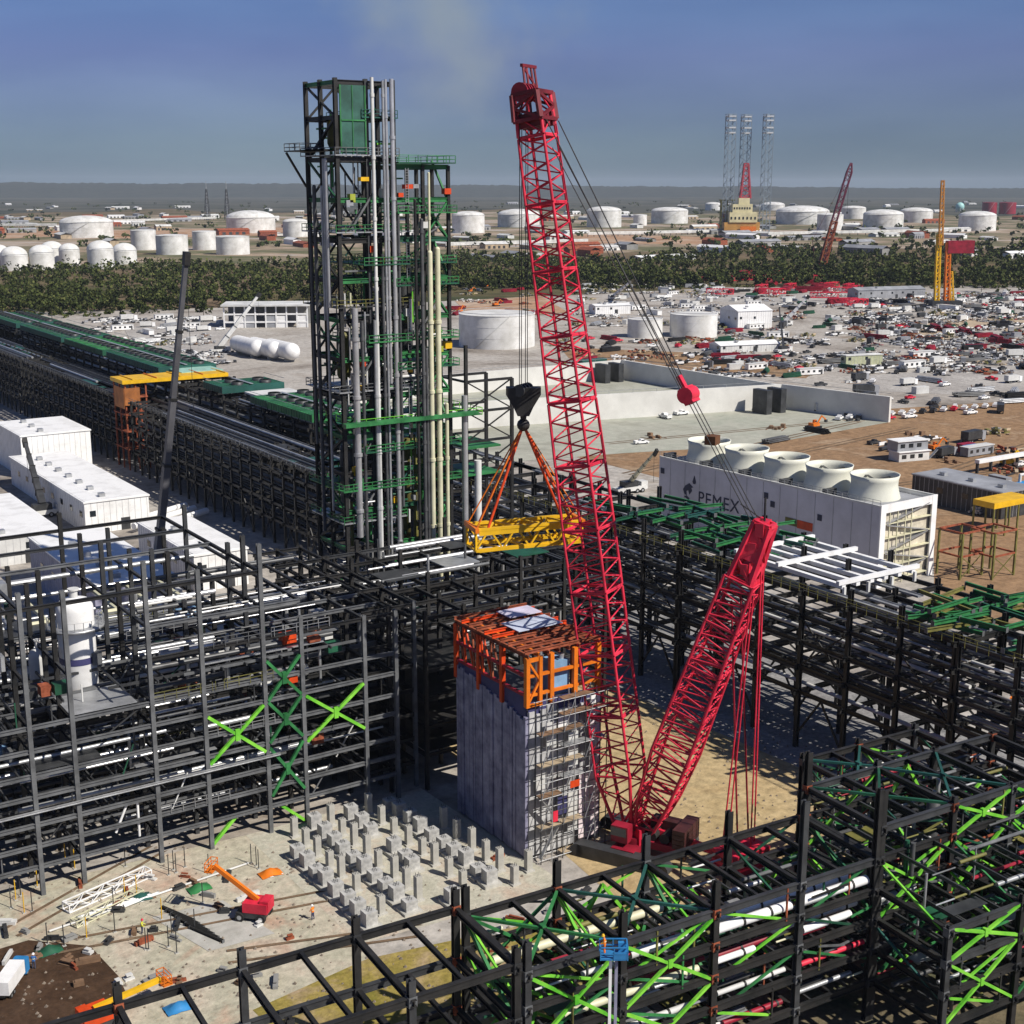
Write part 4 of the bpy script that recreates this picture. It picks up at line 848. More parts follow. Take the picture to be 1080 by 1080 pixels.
# ---------------------------------------------------------------- red crawler crane
CB = V((99.1, 121.6, 0)); CD = V((-.46, .888, 0)).normalized(); CS = V((CD.y, -CD.x, 0))     # towards the load / sideways
t = thing('crawler_crane', 'huge red lattice boom crawler crane with leaning back mast beside the clad module', 'crane', CB); K = Kit(t)
foot = CD*1.0 + V((0,0,2.6)); 
def on_ray(px, py, d):
    a = V((0,0,CAMH)); q = G(px, py, CAMH - 30 if py > 197 else CAMH+30) - a; k = d/math.hypot(q.x, q.y); return a + q*k
tip = on_ray(561, 98, 165) - CB
def lerp(a, b, t_): return a + (b-a)*t_
bd = (tip-foot).normalized(); side = CS
def sect(name, a, b, w0, w1, n, rc=.2, rl=.085, m=RED):
    K.put(name, MB().lattice(a, b, w0, w0, w1, w1, n, side, rc*1.15, rl*1.3, True), m)
N = 11
sect('boom_section', foot, lerp(foot, tip, .085), 2.0, 4.6, 4)
for i in range(1, N):
    a, b = .085 + (i-1)*(.86/ (N-1)), .085 + i*(.86/(N-1)); w_ = lambda q: 4.6 if q < .45 else 4.6 - (q-.45)*2.6
    sect('boom_section', lerp(foot, tip, a), lerp(foot, tip, b-.002), w_(a), w_(b), 7, .17, .075)
for i in range(1, N, 2): 
    q = lerp(foot, tip, .085+i*.086); K.put('joint_frame', MB().bar(q-side*1.9, q+side*1.9, .25), RED2)
sect('boom_section', lerp(foot, tip, .945), tip, 3.3, 3.0, 2)
up = side.cross(bd)
b = MB(); c = lerp(foot, tip, .965); b.lattice(c-side*.01, c+bd*3.0, 3.9, 3.4, 3.8, 3.2, 2, side, .28, .18)
for s in (-1.2, 0, 1.2): b.bar(c+side*s-up*1.7, c+side*s+up*1.7, .5, 1.6)
K.put('boom_head', b, mat('head_maroon', (.16, .012, .02), .55, 0, .4, .4))
b = MB()
for s in (-1.5, -.6, .6, 1.5): b.bar(tip+side*s, tip+side*s*.9+bd*3, .2)
b.bar(tip+bd*3-side*1.7, tip+bd*3+side*1.7, .35); b.bar(tip+side*1.5+bd*.5, tip-side*1.5+bd*2.9, .18); K.put('head_frame', b, mat('head_maroon', (.16, .012, .02)))
HK = on_ray(552, 430, 164.5) - CB; hx = V((HK.x, HK.y, tip.z))
b = MB()
for s in (-.9, .9): b.tube(hx+side*s-V((0,0,1.6)), hx+side*(s+.001)-V((0,0,-1.4)), 1.1, 14)
b = MB()
for s in (-1, -.3, .3, 1):
    c = hx + side*s; b.tube(c-side*.12, c+side*.12, 1.1, 16)
b.bar(tip, hx, 1.6, .6); K.put('sheave_head', b, RED2)
HB = HK + V((0, 0, 1.3))
for s in (-1, -.5, .5, 1):
    K.put('hoist_rope', MB().tube(hx+side*s, V((HK.x, HK.y, HB.z+1.2))+side*s, .05, 5), ROPE)
b = MB(); R_ = V((math.cos(-YAW), math.sin(-YAW), 0)); n_ = V((-R_.y, R_.x, 0))
def prof(pts, th):
    o = len(b.v); k = len(pts); f = [V((HK.x, HK.y, 0))+R_*x+V((0,0,z))-n_*th for x, z in pts] + [V((HK.x, HK.y, 0))+R_*x+V((0,0,z))+n_*th for x, z in pts]
    b.add(f, [tuple(range(k)), tuple(range(2*k-1, k-1, -1))] + [(i, i+k, (i+1) % k+k, (i+1) % k) for i in range(k)])
z0 = HB.z
prof([(-2.1, z0+1.2), (-2.1, z0+.4), (-1.2, z0-1.1), (-.7, z0-2.2), (.7, z0-2.2), (1.2, z0-1.1), (2.1, z0+.4), (2.1, z0+1.2)], .9)
b.tube(V((HK.x, HK.y, z0-2.2)), V((HK.x, HK.y, z0-3.4)), .42, 10, .25)
K.put('hook_block', b, BLK)
b = MB()
for s in (-1.1, -.4, .4, 1.1): c = V((HK.x, HK.y, z0+.9))+side*s; b.tube(c-side*.14, c+side*.14, .75, 16)
K.put('hook_sheave', b, DKG)
# back mast
mf = CD*-1.2 + V((0,0,2.6)); mt = on_ray(803, 562, 153.5) - CB
md = (mt-mf).normalized()
for i in range(6):
    a, b_ = i/6*.86, (i+1)/6*.86; w_ = lambda q: 2.2+min(1, q/.2)*2.4 if q < .3 else 4.6-(q-.3)*1.8
    sect('mast_section', lerp(mf, mt, a), lerp(mf, mt, b_-.002), w_(a), w_(b_), 7, .18, .08)
b = MB(); c = lerp(mf, mt, .86); mu = side.cross(md)
b.lattice(c, mt+md*1.2, 3.0, 2.6, 2.0, 1.8, 3, side, .3, .2)
for s in (-1.3, 1.3): b.bar(lerp(c, mt, .45)+side*s, mt+md*1.0+side*s*.7, .3, 1.9, mu)
b.bar(c+md*1.5-side*1.6, c+md*1.5+side*1.6, .8, 1.2); b.bar(c+md*4-side*1.4, c+md*4+side*1.4, .9, 1.5); b.bar(mt+md*.6-side*1.4, mt+md*.6+side*1.4, 1.0, 1.6); K.put('mast_head', b, RED)
b = MB()
for s in (-1, -.35, .35, 1): b.tube(mt+side*s-side*.12, mt+side*s+side*.12, 1.0, 14)
K.put('mast_sheave', b, RED2)
b = MB(); b.bar(mt+md*1, mt+V((.6,.2,4)), .18); b.bar(mt+md*1+side, mt+V((-2.2,1.2,3.4)), .12); K.put('mast_aerial', b, BLK)
# pendants between boom head, red equalizer and mast head
eq = lerp(tip, mt, .0); eq = on_ray(726, 416, 157) - CB
for s in (-1.5, 1.5):
    K.put('pendant_rope', MB().tube(lerp(foot, tip, .965)+side*s-up*0-CD*2.2, eq+side*s*.5, .075, 5), ROPE)
    K.put('pendant_rope', MB().tube(lerp(foot, tip, .93)+side*s*.6-CD*2.2, eq+side*s*.4-V((0,0,.6)), .06, 5), ROPE)
for s in (-1.1, 0, 1.1): K.put('luffing_rope', MB().tube(eq+side*s*.9, mt+side*s, .06, 5), ROPE)
ed = (mt-eq).normalized(); b = MB(); b.tube(eq-side*1.15, eq+side*1.15, .95, 16); b.bar(eq-ed*.9, eq+ed*1.1, 2.2, 1.1, side.cross(ed)); b.bar(eq-ed*2.4, eq-ed*.8, .8, .5); K.put('equalizer_block', b, RED)
q = lerp(eq, mt, .33); b = MB(); b.bar(q-side*.8, q+side*.8, 1.3, 1.0); K.put('rope_spreader', b, mat('dark_brown_steel', (.12, .05, .02), .7))
# superlift counterweight hanging below the mast head
cwp = V((mt.x, mt.y, 0)) + V((-.5, .6, 0))
b = MB(); b.cbox(cwp+V((0,0,.9)), (6.4, 4.4, .6)); K.put('counterweight_tray', b, RED)
for k in range(3):
    for sx in (-1, 1): b = MB(); b.cbox(cwp+V((sx*1.7, 0, 1.5+k*.62)), (2.6, 3.6, .56)); K.put('counterweight_slab', b, RED2 if k % 2 else RED)
for s, e in ((-1.5, .3), (-.6, .5), (.6, -.2), (1.5, .1)):
    K.put('backstay', MB().tube(mt+side*s*.8, cwp+V((s*1.6, e*3, 1.4)), .1, 6), RED)
for s in (-1.6, 1.4): K.put('backstay', MB().tube(lerp(mf, mt, .8)+side*s, cwp+V((1.6+s*.6, 1.2, 1.4)), .12, 6), RED2)
b = MB(); b.bar(V((0,0,3.2))-CD*3, cwp+V((0,0,1.4)), .5, .9); K.put('tray_strut', b, RED)
# car body, tracks, house, cab, winches
for s in (-1, 1):
    b = MB(); c = CS*s*4.2; a_ = CD
    b.bar(c-a_*5.6+V((0,0,.85)), c+a_*5.6+V((0,0,.85)), 1.7, 1.7); b.tube(c-a_*5.6+V((0,0,.85))-CS*.85, c-a_*5.6+V((0,0,.85))+CS*.85, .85, 14); b.tube(c+a_*5.6+V((0,0,.85))-CS*.85, c+a_*5.6+V((0,0,.85))+CS*.85, .85, 14)
    K.put('crawler_track', b, DKG)
b = MB(); b.bar(-CS*4+V((0,0,1.3)), CS*4+V((0,0,1.3)), 3.0, 1.0); b.tube(V((0,0,1.6)), V((0,0,2.6)), 2.2, 24); K.put('car_body', b, RED2)
b = MB(); b.bar(-CD*6+V((0,0,2.1)), CD*2.4+V((0,0,2.1)), 3.4, .9); K.put('upper_frame', b, RED2)
b = MB(); b.bar(-CD*5.8+V((0,0,3.6))+CS*1.3, -CD*1.8+V((0,0,3.6))+CS*1.3, 1.5, 2.0); K.put('engine_house', b, mat('house_dark', (.06, .02, .02), .5, 0, .4))
b = MB(); b.bar(-CD*.4+V((0,0,3.4))-CS*2.6, CD*1.8+V((0,0,3.4))-CS*2.6, 1.5, 2.1); cab_ = b.build('cab', RED2, t); b = MB(); b.bar(-CD*.2+V((0,0,3.7))-CS*2.6, CD*1.84+V((0,0,3.7))-CS*2.6, 1.54, 1.1); b.build('window', GLASS, cab_)
for k in range(3): b = MB(); c = -CD*(1+k*1.7)+V((0,0,3.1))-CS*.4; b.tube(c-CS*1, c+CS*1, .65, 14); K.put('winch_drum', b, BLK)
b = MB()
for k in range(4): b.bar(-CD*6.6+V((0,0,3+k*.62))-CS*2.4, -CD*6.6+V((0,0,3+k*.62))+CS*2.4, 1.6, .56)
K.put('rear_counterweight', b, mat('house_dark', (.06, .02, .02)))
b = MB()
for s in (-1, 1): b.bar(foot+CS*s*1.2, mf+CS*s*1.2+V((0,0,.2)), .7, 1.2); b.bar(foot+CS*s*1.2+V((0,0,1.5)), mf+CS*s*1.2+V((0,0,6)), .3); b.bar(foot+CS*s*1.4-V((0,0,1.4)), foot+CS*s*1.4+V((0,0,1.2)), .8); b.bar(mf+CS*s*1.4-V((0,0,1.4)), mf+CS*s*1.4+V((0,0,1.2)), .8)
K.put('foot_frame', b, RED); K.done()
# yellow lifting frame hanging from the hook
hp = V((HK.x, HK.y, z0-3.4)) + CB
fr = V((hp.x, hp.y, on_ray(575, 562, 164.5).z)); fx = V((.97, -.24, 0)).normalized(); fy = V((-fx.y, fx.x, 0))
t = thing('lifting_frame', 'yellow lattice lifting frame hung by orange slings from the black hook block', 'lifting frame', fr + fx*1.9 - V((0,0,0))); K = Kit(t)
off = fx*-1.9
b = MB(); b.lattice(fx*-8.6+V((0,0,0)), fx*5.2, 3.4, 2.6, 3.4, 2.6, 8, fy, .2, .12); K.put('truss', b, YEL)
for s in (-1, 1):
    K.put('side_plate', MB().bar(fx*-8.2+fy*s*1.8+V((0,0,.9)), fx*4.9+fy*s*1.72+V((0,0,.9)), .12, .7).bar(fx*-8.2+fy*s*1.8-V((0,0,1.3)), fx*4.9+fy*s*1.72-V((0,0,1.1)), .14, .5), YEL)
    K.put('end_beam', MB().bar(fx*(-8.6 if s < 0 else 5.2)-fy*2.3+V((0,0,1.3)), fx*(-8.6 if s < 0 else 5.2)+fy*2.3+V((0,0,1.3)), .45, .6), ORA)
    K.put('end_brace', MB().bar(fx*(-8.4 if s < 0 else 5.0)+V((0,0,-1.2))-fy*1.7, fx*(-9.6 if s < 0 else 6.0)+V((0,0,1.2))-fy*1.7, .22), BLK)
h0 = V((0, 0, hp.z-fr.z)) + off
for sx in (-1, 1):
    for sy in (-1, 1):
        e = off + fx*(-5.2 if sx < 0 else 5.8) + fy*sy*1.7 + V((0,0,1.2)); K.put('sling', MB().tube(h0, e, .17, 7), ORED)
        K.put('sling', MB().tube(h0, e+fx*sx*1.5, .09, 6), ORA)
K.put('shackle', MB().ball(h0, .8, 10, 6), BLK); K.done()
# ---------------------------------------------------------------- foreground steel frame (nearest the camera)
FA = -.06
def fgframe(name, label, xs, ys, tops, L, seed, braces, pipes, clutter, nearcap=99):
    """xs, ys in the frame's own axes from (57, 94); the frame is turned a little against the rack"""
    t = thing(name, label, 'steel frame', (57, 94, 0), FA); K = Kit(t); r = random.Random(seed)
    for j, y in enumerate(ys):
        for i, x in enumerate(xs): K.put('column', MB().ibar((x, y, 0), (x, y, tops(i, j)), .6, .6, .09), DKG if (i+j) % 3 == 0 else BLK)
    x0, x1 = xs[0], xs[-1]
    for z in L:
        for y in (ys if z < nearcap else ys[1:]): K.put('long_beam', MB().ibar((x0-.3, y, z), (x1+.3, y, z), .42, .7, .09), BLK if r.random() < .6 else DKG)
        for i, x in enumerate(xs):
            K.put('cross_beam', MB().ibar((x, (ys[0] if z < nearcap else ys[1])-.6, z), (x, ys[-1]+.4, z), .42, .62, .09), BLK)
            if i < len(xs)-1: 
                K.put('joist', MB().ibar(((x+xs[i+1])/2, ys[0] if z < nearcap else ys[1], z+.1), ((x+xs[i+1])/2, ys[-1], z+.1), .32, .45, .07), BLK)
    for z in L[:-1]:
        for i in range(len(xs)-1):
            for q in (.25, .75):
                if r.random() < clutter: K.put('joist', MB().bar((xs[i]+(xs[i+1]-xs[i])*q, ys[0], z), (xs[i]+(xs[i+1]-xs[i])*q, ys[-1], z), .2, .34), DKG)
    for j, y in enumerate(ys):   # bolted end plates where beams meet the columns
        for i, x in enumerate(xs):
            b = MB()
            for z in L:
                if j == 0 and z >= nearcap: continue
                b.box((x-.36, y-.37, z-.45), (x+.36, y-.33, z+.45)); b.box((x-.40, y-.3, z-.42), (x-.36, y+.3, z+.42))
                for q in (-.22, .22):
                    for q2 in (-.28, 0, .28): b.cbox((x+q, y-.385, z+q2), (.07, .04, .07))
            K.put('connection_plates', b, (LSTEEL, DKG, RUST)[(i+j) % 3])
    if clutter > .5:
        for i in range(len(xs)-1):
            for j, y in enumerate(ys):
                for z in ((3.6, 6.8, 10.2, 13.6) if j or nearcap > 50 else (3.6, 7)):
                    if r.random() < .85: K.put('thin_brace', MB().bar((xs[i]+.3, y+.2, z), (xs[i+1]-.3, y+.2, z+3.4), .2) if r.random() < .5 else MB().bar((xs[i]+.3, y+.2, z+3.4), (xs[i+1]-.3, y+.2, z), .2), r.choice((LIME, GRN, LIME, GRN2)))
        for i, x in enumerate(xs):
            for j in range(len(ys)-1):
                for z in (6.8, 10.2, 13.6):
                    if r.random() < .8: K.put('thin_brace', MB().bar((x, ys[j]+.3, z), (x, ys[j+1]-.3, z+3.2), .2), r.choice((LIME, GRN, GRN2, TEAL)))
    for (i, j, a, z0, z1, m) in braces:
        if a == 'x': K.put('green_brace', xbrace((xs[i]+.3, ys[j]-.1, z0), (xs[i]+.3, ys[j]-.1, z1), (xs[i+1]-.3, ys[j]-.1, z1), (xs[i+1]-.3, ys[j]-.1, z0), .27, .8), m)
        elif a == 'v': K.put('green_brace', MB().bar((xs[i]+.3, ys[j]-.1, z0), ((xs[i]+xs[i+1])/2, ys[j]-.1, z1), .32).bar((xs[i+1]-.3, ys[j]-.1, z0), ((xs[i]+xs[i+1])/2, ys[j]-.1, z1), .32), m)
        elif a == 'y': K.put('green_brace', xbrace((xs[i], ys[j]+.3, z0), (xs[i], ys[j]+.3, z1), (xs[i], ys[j+1]-.3, z1), (xs[i], ys[j+1]-.3, z0), .3, .9), m)
        else: K.put('green_brace', xbrace((xs[i]+.3, ys[-2]+.5, z0), (xs[i]+.3, ys[-1]-.5, z0), (xs[i+1]-.3, ys[-1]-.5, z0), (xs[i+1]-.3, ys[-2]+.5, z0), .26, .7), m)
    for (xa, xb, y, z, rr, m) in pipes: 
        b = MB(); b.tube((xa, y, z), (xb, y, z), rr, 12); x = xa+3.2
        K.put('pipe', b, m)
        c = MB()
        while x < xb: c.tube((x-.12, y, z), (x+.12, y, z), rr*1.12, 12); x += 3.2
        K.put('pipe_clamp', c, BLK)
    for k in range(int(75*clutter)):
        x = r.uniform(x0, x1-4); y = r.uniform(ys[0]+.5, ys[-1]-.5); z = r.choice(L[:-1]) + .5; rr = r.choice((.08, .12, .18, .24)); ln = r.uniform(3, 9)
        if r.random() < .75: K.put('pipe', MB().tube((x, y, z+rr), (min(x1, x+ln), y, z+rr), rr, 8), r.choice((DPIPE, DPIPE, LSTEEL, GAL, OLIVE, GRN2, DPIPE, RED2)))
        else: K.put('pipe', MB().tube((x, y, z-3), (x, y, z+.5), rr, 8), r.choice((DPIPE, GAL, GRN2)))
    if clutter > .5:
        for k in range(90):
            i = r.randrange(len(xs)-1); j = r.randrange(len(ys)); z = r.choice([q for q in L[:-1] if j or q < nearcap-3] or [4.2]); x = r.uniform(xs[i]+.4, xs[i+1]-1); m = r.choice((BLK, DKG, DKG, LSTEEL, GRN2, GRN, OLIVE, RUST)); y = ys[j] + r.choice((-.05, .3, .6))
            if k % 3 == 0: K.put('hanger', MB().bar((x, y, z), (x, y, z+3.3), .16), m)
            elif k % 3 == 1: K.put('girt', MB().bar((x, y, z+r.uniform(.8, 2.6)), (min(xs[i+1], x+r.uniform(2, 7)), y, z+1.7), .17), m)
            else: K.put('stub_pipe', MB().tube((x, y+.5, z+.7), (min(xs[i+1], x+r.uniform(1, 5)), y+.5, z+.7), r.choice((.1, .16, .24)), 8), r.choice((GAL, WHITE2, RED2, DPIPE, OLIVE, CREAM)))
    for k in range(int(22*clutter)):
        x = r.uniform(x0, x1-4); y = r.uniform(ys[0]+.3, ys[-1]-2.5); z = r.choice(L[:-2])+.45
        b = MB(); b.box((x, y, z), (x+r.uniform(2, 5), y+r.uniform(1, 2.4), z+.08)); K.put('grating', b, r.choice((DKG, GRN2, OLIVE, GAL)))
    K.done(); return t
# left open part: posts with beams only on top
fgframe('open_frame', 'open black frame of posts and top beams in the foreground, earth showing through', [-40, -30, -20, -10, -.5], [-10.6, 0], lambda i, j: 20.2 if j == 1 else 20, (8.4, 13.2, 18.2), 31, [(1, 0, 'v', 9, 13, GRN), (2, 0, 'x', 9, 13, GRN2)], [], .12)
Lf = (4.2, 7.6, 10.8, 14, 17.2)
fb = [(0, 0, 'x', 10, 16.8, LIME), (0, 0, 'x', 3, 9.6, LIME), (1, 0, 'x', 10.8, 16.8, LIME), (1, 0, 'x', 4.4, 10.4, LIME), (0, 1, 'x', 10.8, 17, GRN), (0, 1, 'x', 4, 10, LIME), (1, 1, 'v', 10, 16.4, LIME), (2, 1, 'v', 7.6, 13.6, LIME), (0, 0, 'h', 17.3, 0, GRN), (1, 0, 'h', 17.3, 0, TEAL), (0, 0, 'h', 10.9, 0, LIME), (1, 0, 'h', 10.9, 0, GRN), (0, 0, 'y', 10.8, 16.6, GRN), (1, 0, 'y', 10.8, 16.6, LIME), (2, 0, 'y', 10, 16.6, GRN), (2, 0, 'h', 7.7, 0, GRN2), (3, 1, 'x', 8, 13.6, LIME)]
pf = [(20.5, 29.4, -9.9, 15.0, .46, WHITE), (30.6, 39, -9.9, 15.0, .46, WHITE), (20.5, 38, -8.5, 15.0, .46, WHITE), (12, 20, -8.9, 14.6, .4, WHITE2), (20.5, 25, -10.2, 12.0, .3, WHITE), (31, 37, -10.0, 12.0, .36, WHITE), (28, 39, -8.6, 12.0, .4, WHITE2), (21, 29, -10.0, 8.5, .24, WHITE2), (21, 28, -9.2, 11.8, .34, RED2), (31, 39, -10.0, 8.4, .26, RED), (22, 29, -9.8, 5.0, .28, RED2), (20, 30, -5.4, 11.6, .5, RED2), (4, 19, -9.6, 11.5, .35, CREAM), (6, 18, -9.9, 8.3, .3, WHITE2), (1, 19, -4, 14.8, .4, CREAM)]
fgframe('braced_frame', 'dense black frame with white pipes and lime green crossed bracing at the lower right foreground', [.5, 10, 20, 30, 39.4], [-10.6, 0], lambda i, j: ((20.2, 20.2, 20.3, 25.6, 24.6)[i] if j == 0 else 20.2), Lf, 32, fb, pf, 1.3)
L2_ = (4.2, 7.6, 10.8, 14, 17.2, 20.4)
hb = [(0, 1, 'x', 11, 16.8, LIME), (0, 1, 'x', 4.4, 10.6, GRN), (1, 1, 'x', 11, 16.8, LIME), (1, 1, 'x', 4.4, 10.6, LIME), (1, 1, 'x', 17.2, 20.4, LIME), (2, 1, 'x', 11, 17, LIME), (2, 1, 'x', 4.4, 10.6, LIME), (2, 1, 'x', 17.2, 20.4, LIME), (0, 2, 'x', 14, 20, LIME), (1, 2, 'v', 14, 20, LIME), (0, 1, 'h', 20.6, 0, GRN2), (1, 1, 'h', 20.6, 0, TEAL), (1, 1, 'y', 11, 17, LIME), (0, 1, 'y', 11, 17, GRN), (2, 2, 'x', 10, 16, LIME), (1, 1, 'h', 10.9, 0, LIME), (0, 0, 'x', 4.4, 10.6, LIME), (1, 0, 'x', 4.4, 10.6, GRN), (2, 0, 'x', 7.6, 14, LIME), (0, 0, 'x', 11, 14.2, LIME), (1, 0, 'x', 11, 14.2, LIME)]
fgframe('pipe_tower', 'tall dark frame with lime braces and tangled pipes at the lower right corner', [39.9, 49.6, 58, 67], [-19.5, -10.6, -.2], lambda i, j: (24.4, 21.4, 21, 21)[i] if j else (14.6, 15, 18, 18)[i], L2_, 33, hb, [(41, 57, -10, 14.9, .3, DPIPE), (41, 57, -9, 11.6, .4, GAL)], 1.7, 14.5)
fgframe('link_frame', 'low black frame of heavy beams between the sandy crane pad and the shaded rack', [49.6, 58, 67], [2.4, 11], lambda i, j: 18, (8, 13, 17), 34, [(0, 0, 'v', 9, 13, LIME), (1, 0, 'x', 8, 13, GRN), (0, 0, 'h', 17.3, 0, TEAL)], [], .9)
# vertical tall drums and boxes in the corner frame
for x, y, rr, hh, lb in [(104.5, 84, .9, 9, 'dark vertical drum inside the corner frame, left one'), (108.6, 85, .7, 11, 'dark vertical drum inside the corner frame, right one')]:
    t = thing('drum', lb, 'drum', (x, y, 7.9)); b = MB(); b.lathe(0, 0, [(.05, 0), (rr, .4), (rr, hh-.4), (.05, hh)], 16); b.build('shell', DPIPE, t)
    b = MB(); b.tube((0,0,hh-.2), (0,0,hh+.7), .2, 8); b.tube((rr, 0, hh*.5), (rr+.7, 0, hh*.5), .16, 8); b.build('nozzle', GAL, t)
# ---------------------------------------------------------------- white cooling tower with fan stacks
CTR = .045
t = thing('cooling_tower', 'long white cooling tower with five round fan stacks and an emblem on its shaded side', 'cooling tower', (211.5, 184, 0), CTR); K = Kit(t)
LW, LL, LH = 18.0, 66, 17
K.put('long_wall', MB().box((0, 0, 1.5), (.3, LL, LH)), mat('shade_tinted_sheet', (.6, .59, .64), .55, 0, .14, .1)); K.put('far_wall', MB().box((LW-.3, 0, 1.5), (LW, LL, LH)), WHITE)  # long wall's shade is put into its lilac-grey colour
K.put('deck', MB().box((.3, .3, LH-1.0), (LW-.3, LL, LH-.6)), ROOFG)
K.put('parapet', MB().box((-.12, -.1, LH), (.35, LL, LH+.3)).box((LW-.35, -.1, LH), (LW+.12, LL, LH+.3)), WHITE2)
for k in range(13): K.put('wall_rib', MB().box((-.07, 2+k*5, 1.5), (0, 2.12+k*5, LH-.2)), mat('joint_grey', (.42, .42, .43)))
b = MB()
for x in (0, LW-1.6): b.box((x, -.35, 0), (x+1.6, 0, LH+.4))
b.box((1.6, -.3, LH-1.4), (LW-1.6, 0, LH+.4)); K.put('end_wall', b, WHITE)
K.put('end_recess', MB().box((1.6, .6, 0), (LW-1.6, .8, LH-1.2)), mat('end_fill', (.58, .53, .42), .7, 0, .25, .5))
for k in range(5):
    z = 1.2+k*3; K.put('stair_flight', MB().bar((2, .1, z), (LW-2.4, .1, z+2.8) if k % 2 == 0 else (2, .1, z), .9, .2) if k % 2 == 0 else MB().bar((LW-2.4, .1, z), (2, .1, z+2.8), .9, .2), GAL); K.put('landing', MB().box((1.7, -.3, z-.1), (LW-1.7, .55, z+.08)), CREAM)
for x in (3, 5.5, 8, 10): K.put('stair_post', MB().bar((x, -.2, 0), (x, -.2, LH-1.5), .2), CREAM)
b = MB()
for k in range(12): b.box((.05, 1+k*5.4, 0), (.5, 1.8+k*5.4, 1.5)); b.box((LW-.5, 1+k*5.4, 0), (LW-.05, 1.8+k*5.4, 1.5))
K.put('pillar', b, CONC)
for y in (9.2, 21.6, 34, 46.4, 58.8):
    b = MB(); b.lathe(LW/2+.2, y, [(5.5, LH-.6), (5.1, LH+.8), (4.85, LH+2), (4.9, LH+3.2), (5.2, LH+4.3), (4.98, LH+4.3), (4.7, LH+3.2), (4.65, LH+2), (4.8, LH-.5)], 36); fs = b.build('fan_stack', CREAM if False else mat('stack_cream', (.68, .68, .58), .5, 0, .08, .2), t)
    b = MB(); b.tube((LW/2+.2, y, LH), (LW/2+.2, y, LH+3.2), .6, 10)
    for q in range(6): a = q*PI/3; b.bar((LW/2+.2+math.cos(a)*.5, y+math.sin(a)*.5, LH+3), (LW/2+.2+math.cos(a)*4.7, y+math.sin(a)*4.7, LH+3.1), .7, .1)
    b.build('fan', DKG, fs)
    b = MB(); b.box((.8, y+5.6, LH-.6), (4, y+6.8, LH+.9)); b.box((13, y+5.6, LH-.6), (16, y+6.8, LH+.6)); b.build('motor_box', DKG, t)
hr = MB()
for z in (LH+.8, LH+1.3): hr.bar((.1, 0, z), (.1, LL, z), .08)
for k in range(34): hr.bar((.1, k*2, LH+.3), (.1, k*2, LH+1.3), .08)
K.put('handrail', hr, GAL)
# emblem: a bird's head over a drop, then the five letters, small vents and a coloured sign
INK = mat('sign_ink', (.03, .035, .07), .6, 0, .2)
def facepoly(pts, y0, z0, s, m, name):   # outline on the -x wall; +u of the sign runs towards -y
    b = MB(); n = len(pts); b.add([(-.1, y0-u*s, z0+v*s) for u, v in pts] + [(-.005, y0-u*s, z0+v*s) for u, v in pts], [tuple(range(n))] + [(i, i+n, (i+1) % n+n, (i+1) % n) for i in range(n)]); b.build(name, m, t)
facepoly([(0,.2),(.5,.9),(1.5,1.5),(2.1,1.1),(2.5,.9),(2.0,.75),(2.2,.2),(1.6,-.5),(1.3,.2),(.8,.0),(.9,-.8),(.3,-.5)], 57.5, 10.4, 1.35, INK, 'emblem')
facepoly([(.2,0),(.75,1.5),(1.3,0),(1.1,-.5),(.4,-.5)], 54.6, 13.0, 1.0, INK, 'emblem_drop')
facepoly([(0,.3),(.5,.6),(1.4,.2),(1.3,-.5),(.6,-.9),(.1,-.5),(.6,-.3),(.9,-.1),(.4,.1)], 57, 8.6, 1.2, INK, 'emblem')
tcv = bpy.data.curves.new('lettering', 'FONT'); tcv.body = 'PEMEX'; tcv.size = 4.2; tcv.extrude = .03; tcv.space_character = 1.1
to = bpy.data.objects.new('lettering', tcv); COL.objects.link(to); to.parent = t; tcv.materials.append(INK); to.location = (-.06, 52.5, 8.2); to.rotation_euler = (PI/2, 0, -PI/2)
for y, z in ((28.5, 11.6), (15, 11.2), (30.5, 13.2), (64.2, 13.2), (52, 4.6), (46, 4.6)): K.put('vent', MB().box((-.12, y, z), (0, y+1.2, z+1.3)), INK)
bpy.context.view_layer.update(); me_ = bpy.data.meshes.new_from_object(to); lo = bpy.data.objects.new('lettering', me_); COL.objects.link(lo); lo.parent = t; lo.matrix_local = to.matrix_local.copy(); bpy.data.objects.remove(to); lo.name = 'lettering'
K.put('sign_board', MB().box((-.1, 21.8, 8.6), (0, 25.2, 10.2)), OLIVE); K.put('sign_board', MB().box((-.1, 17.4, 8.4), (0, 21.7, 10.2)), ORED); K.done()
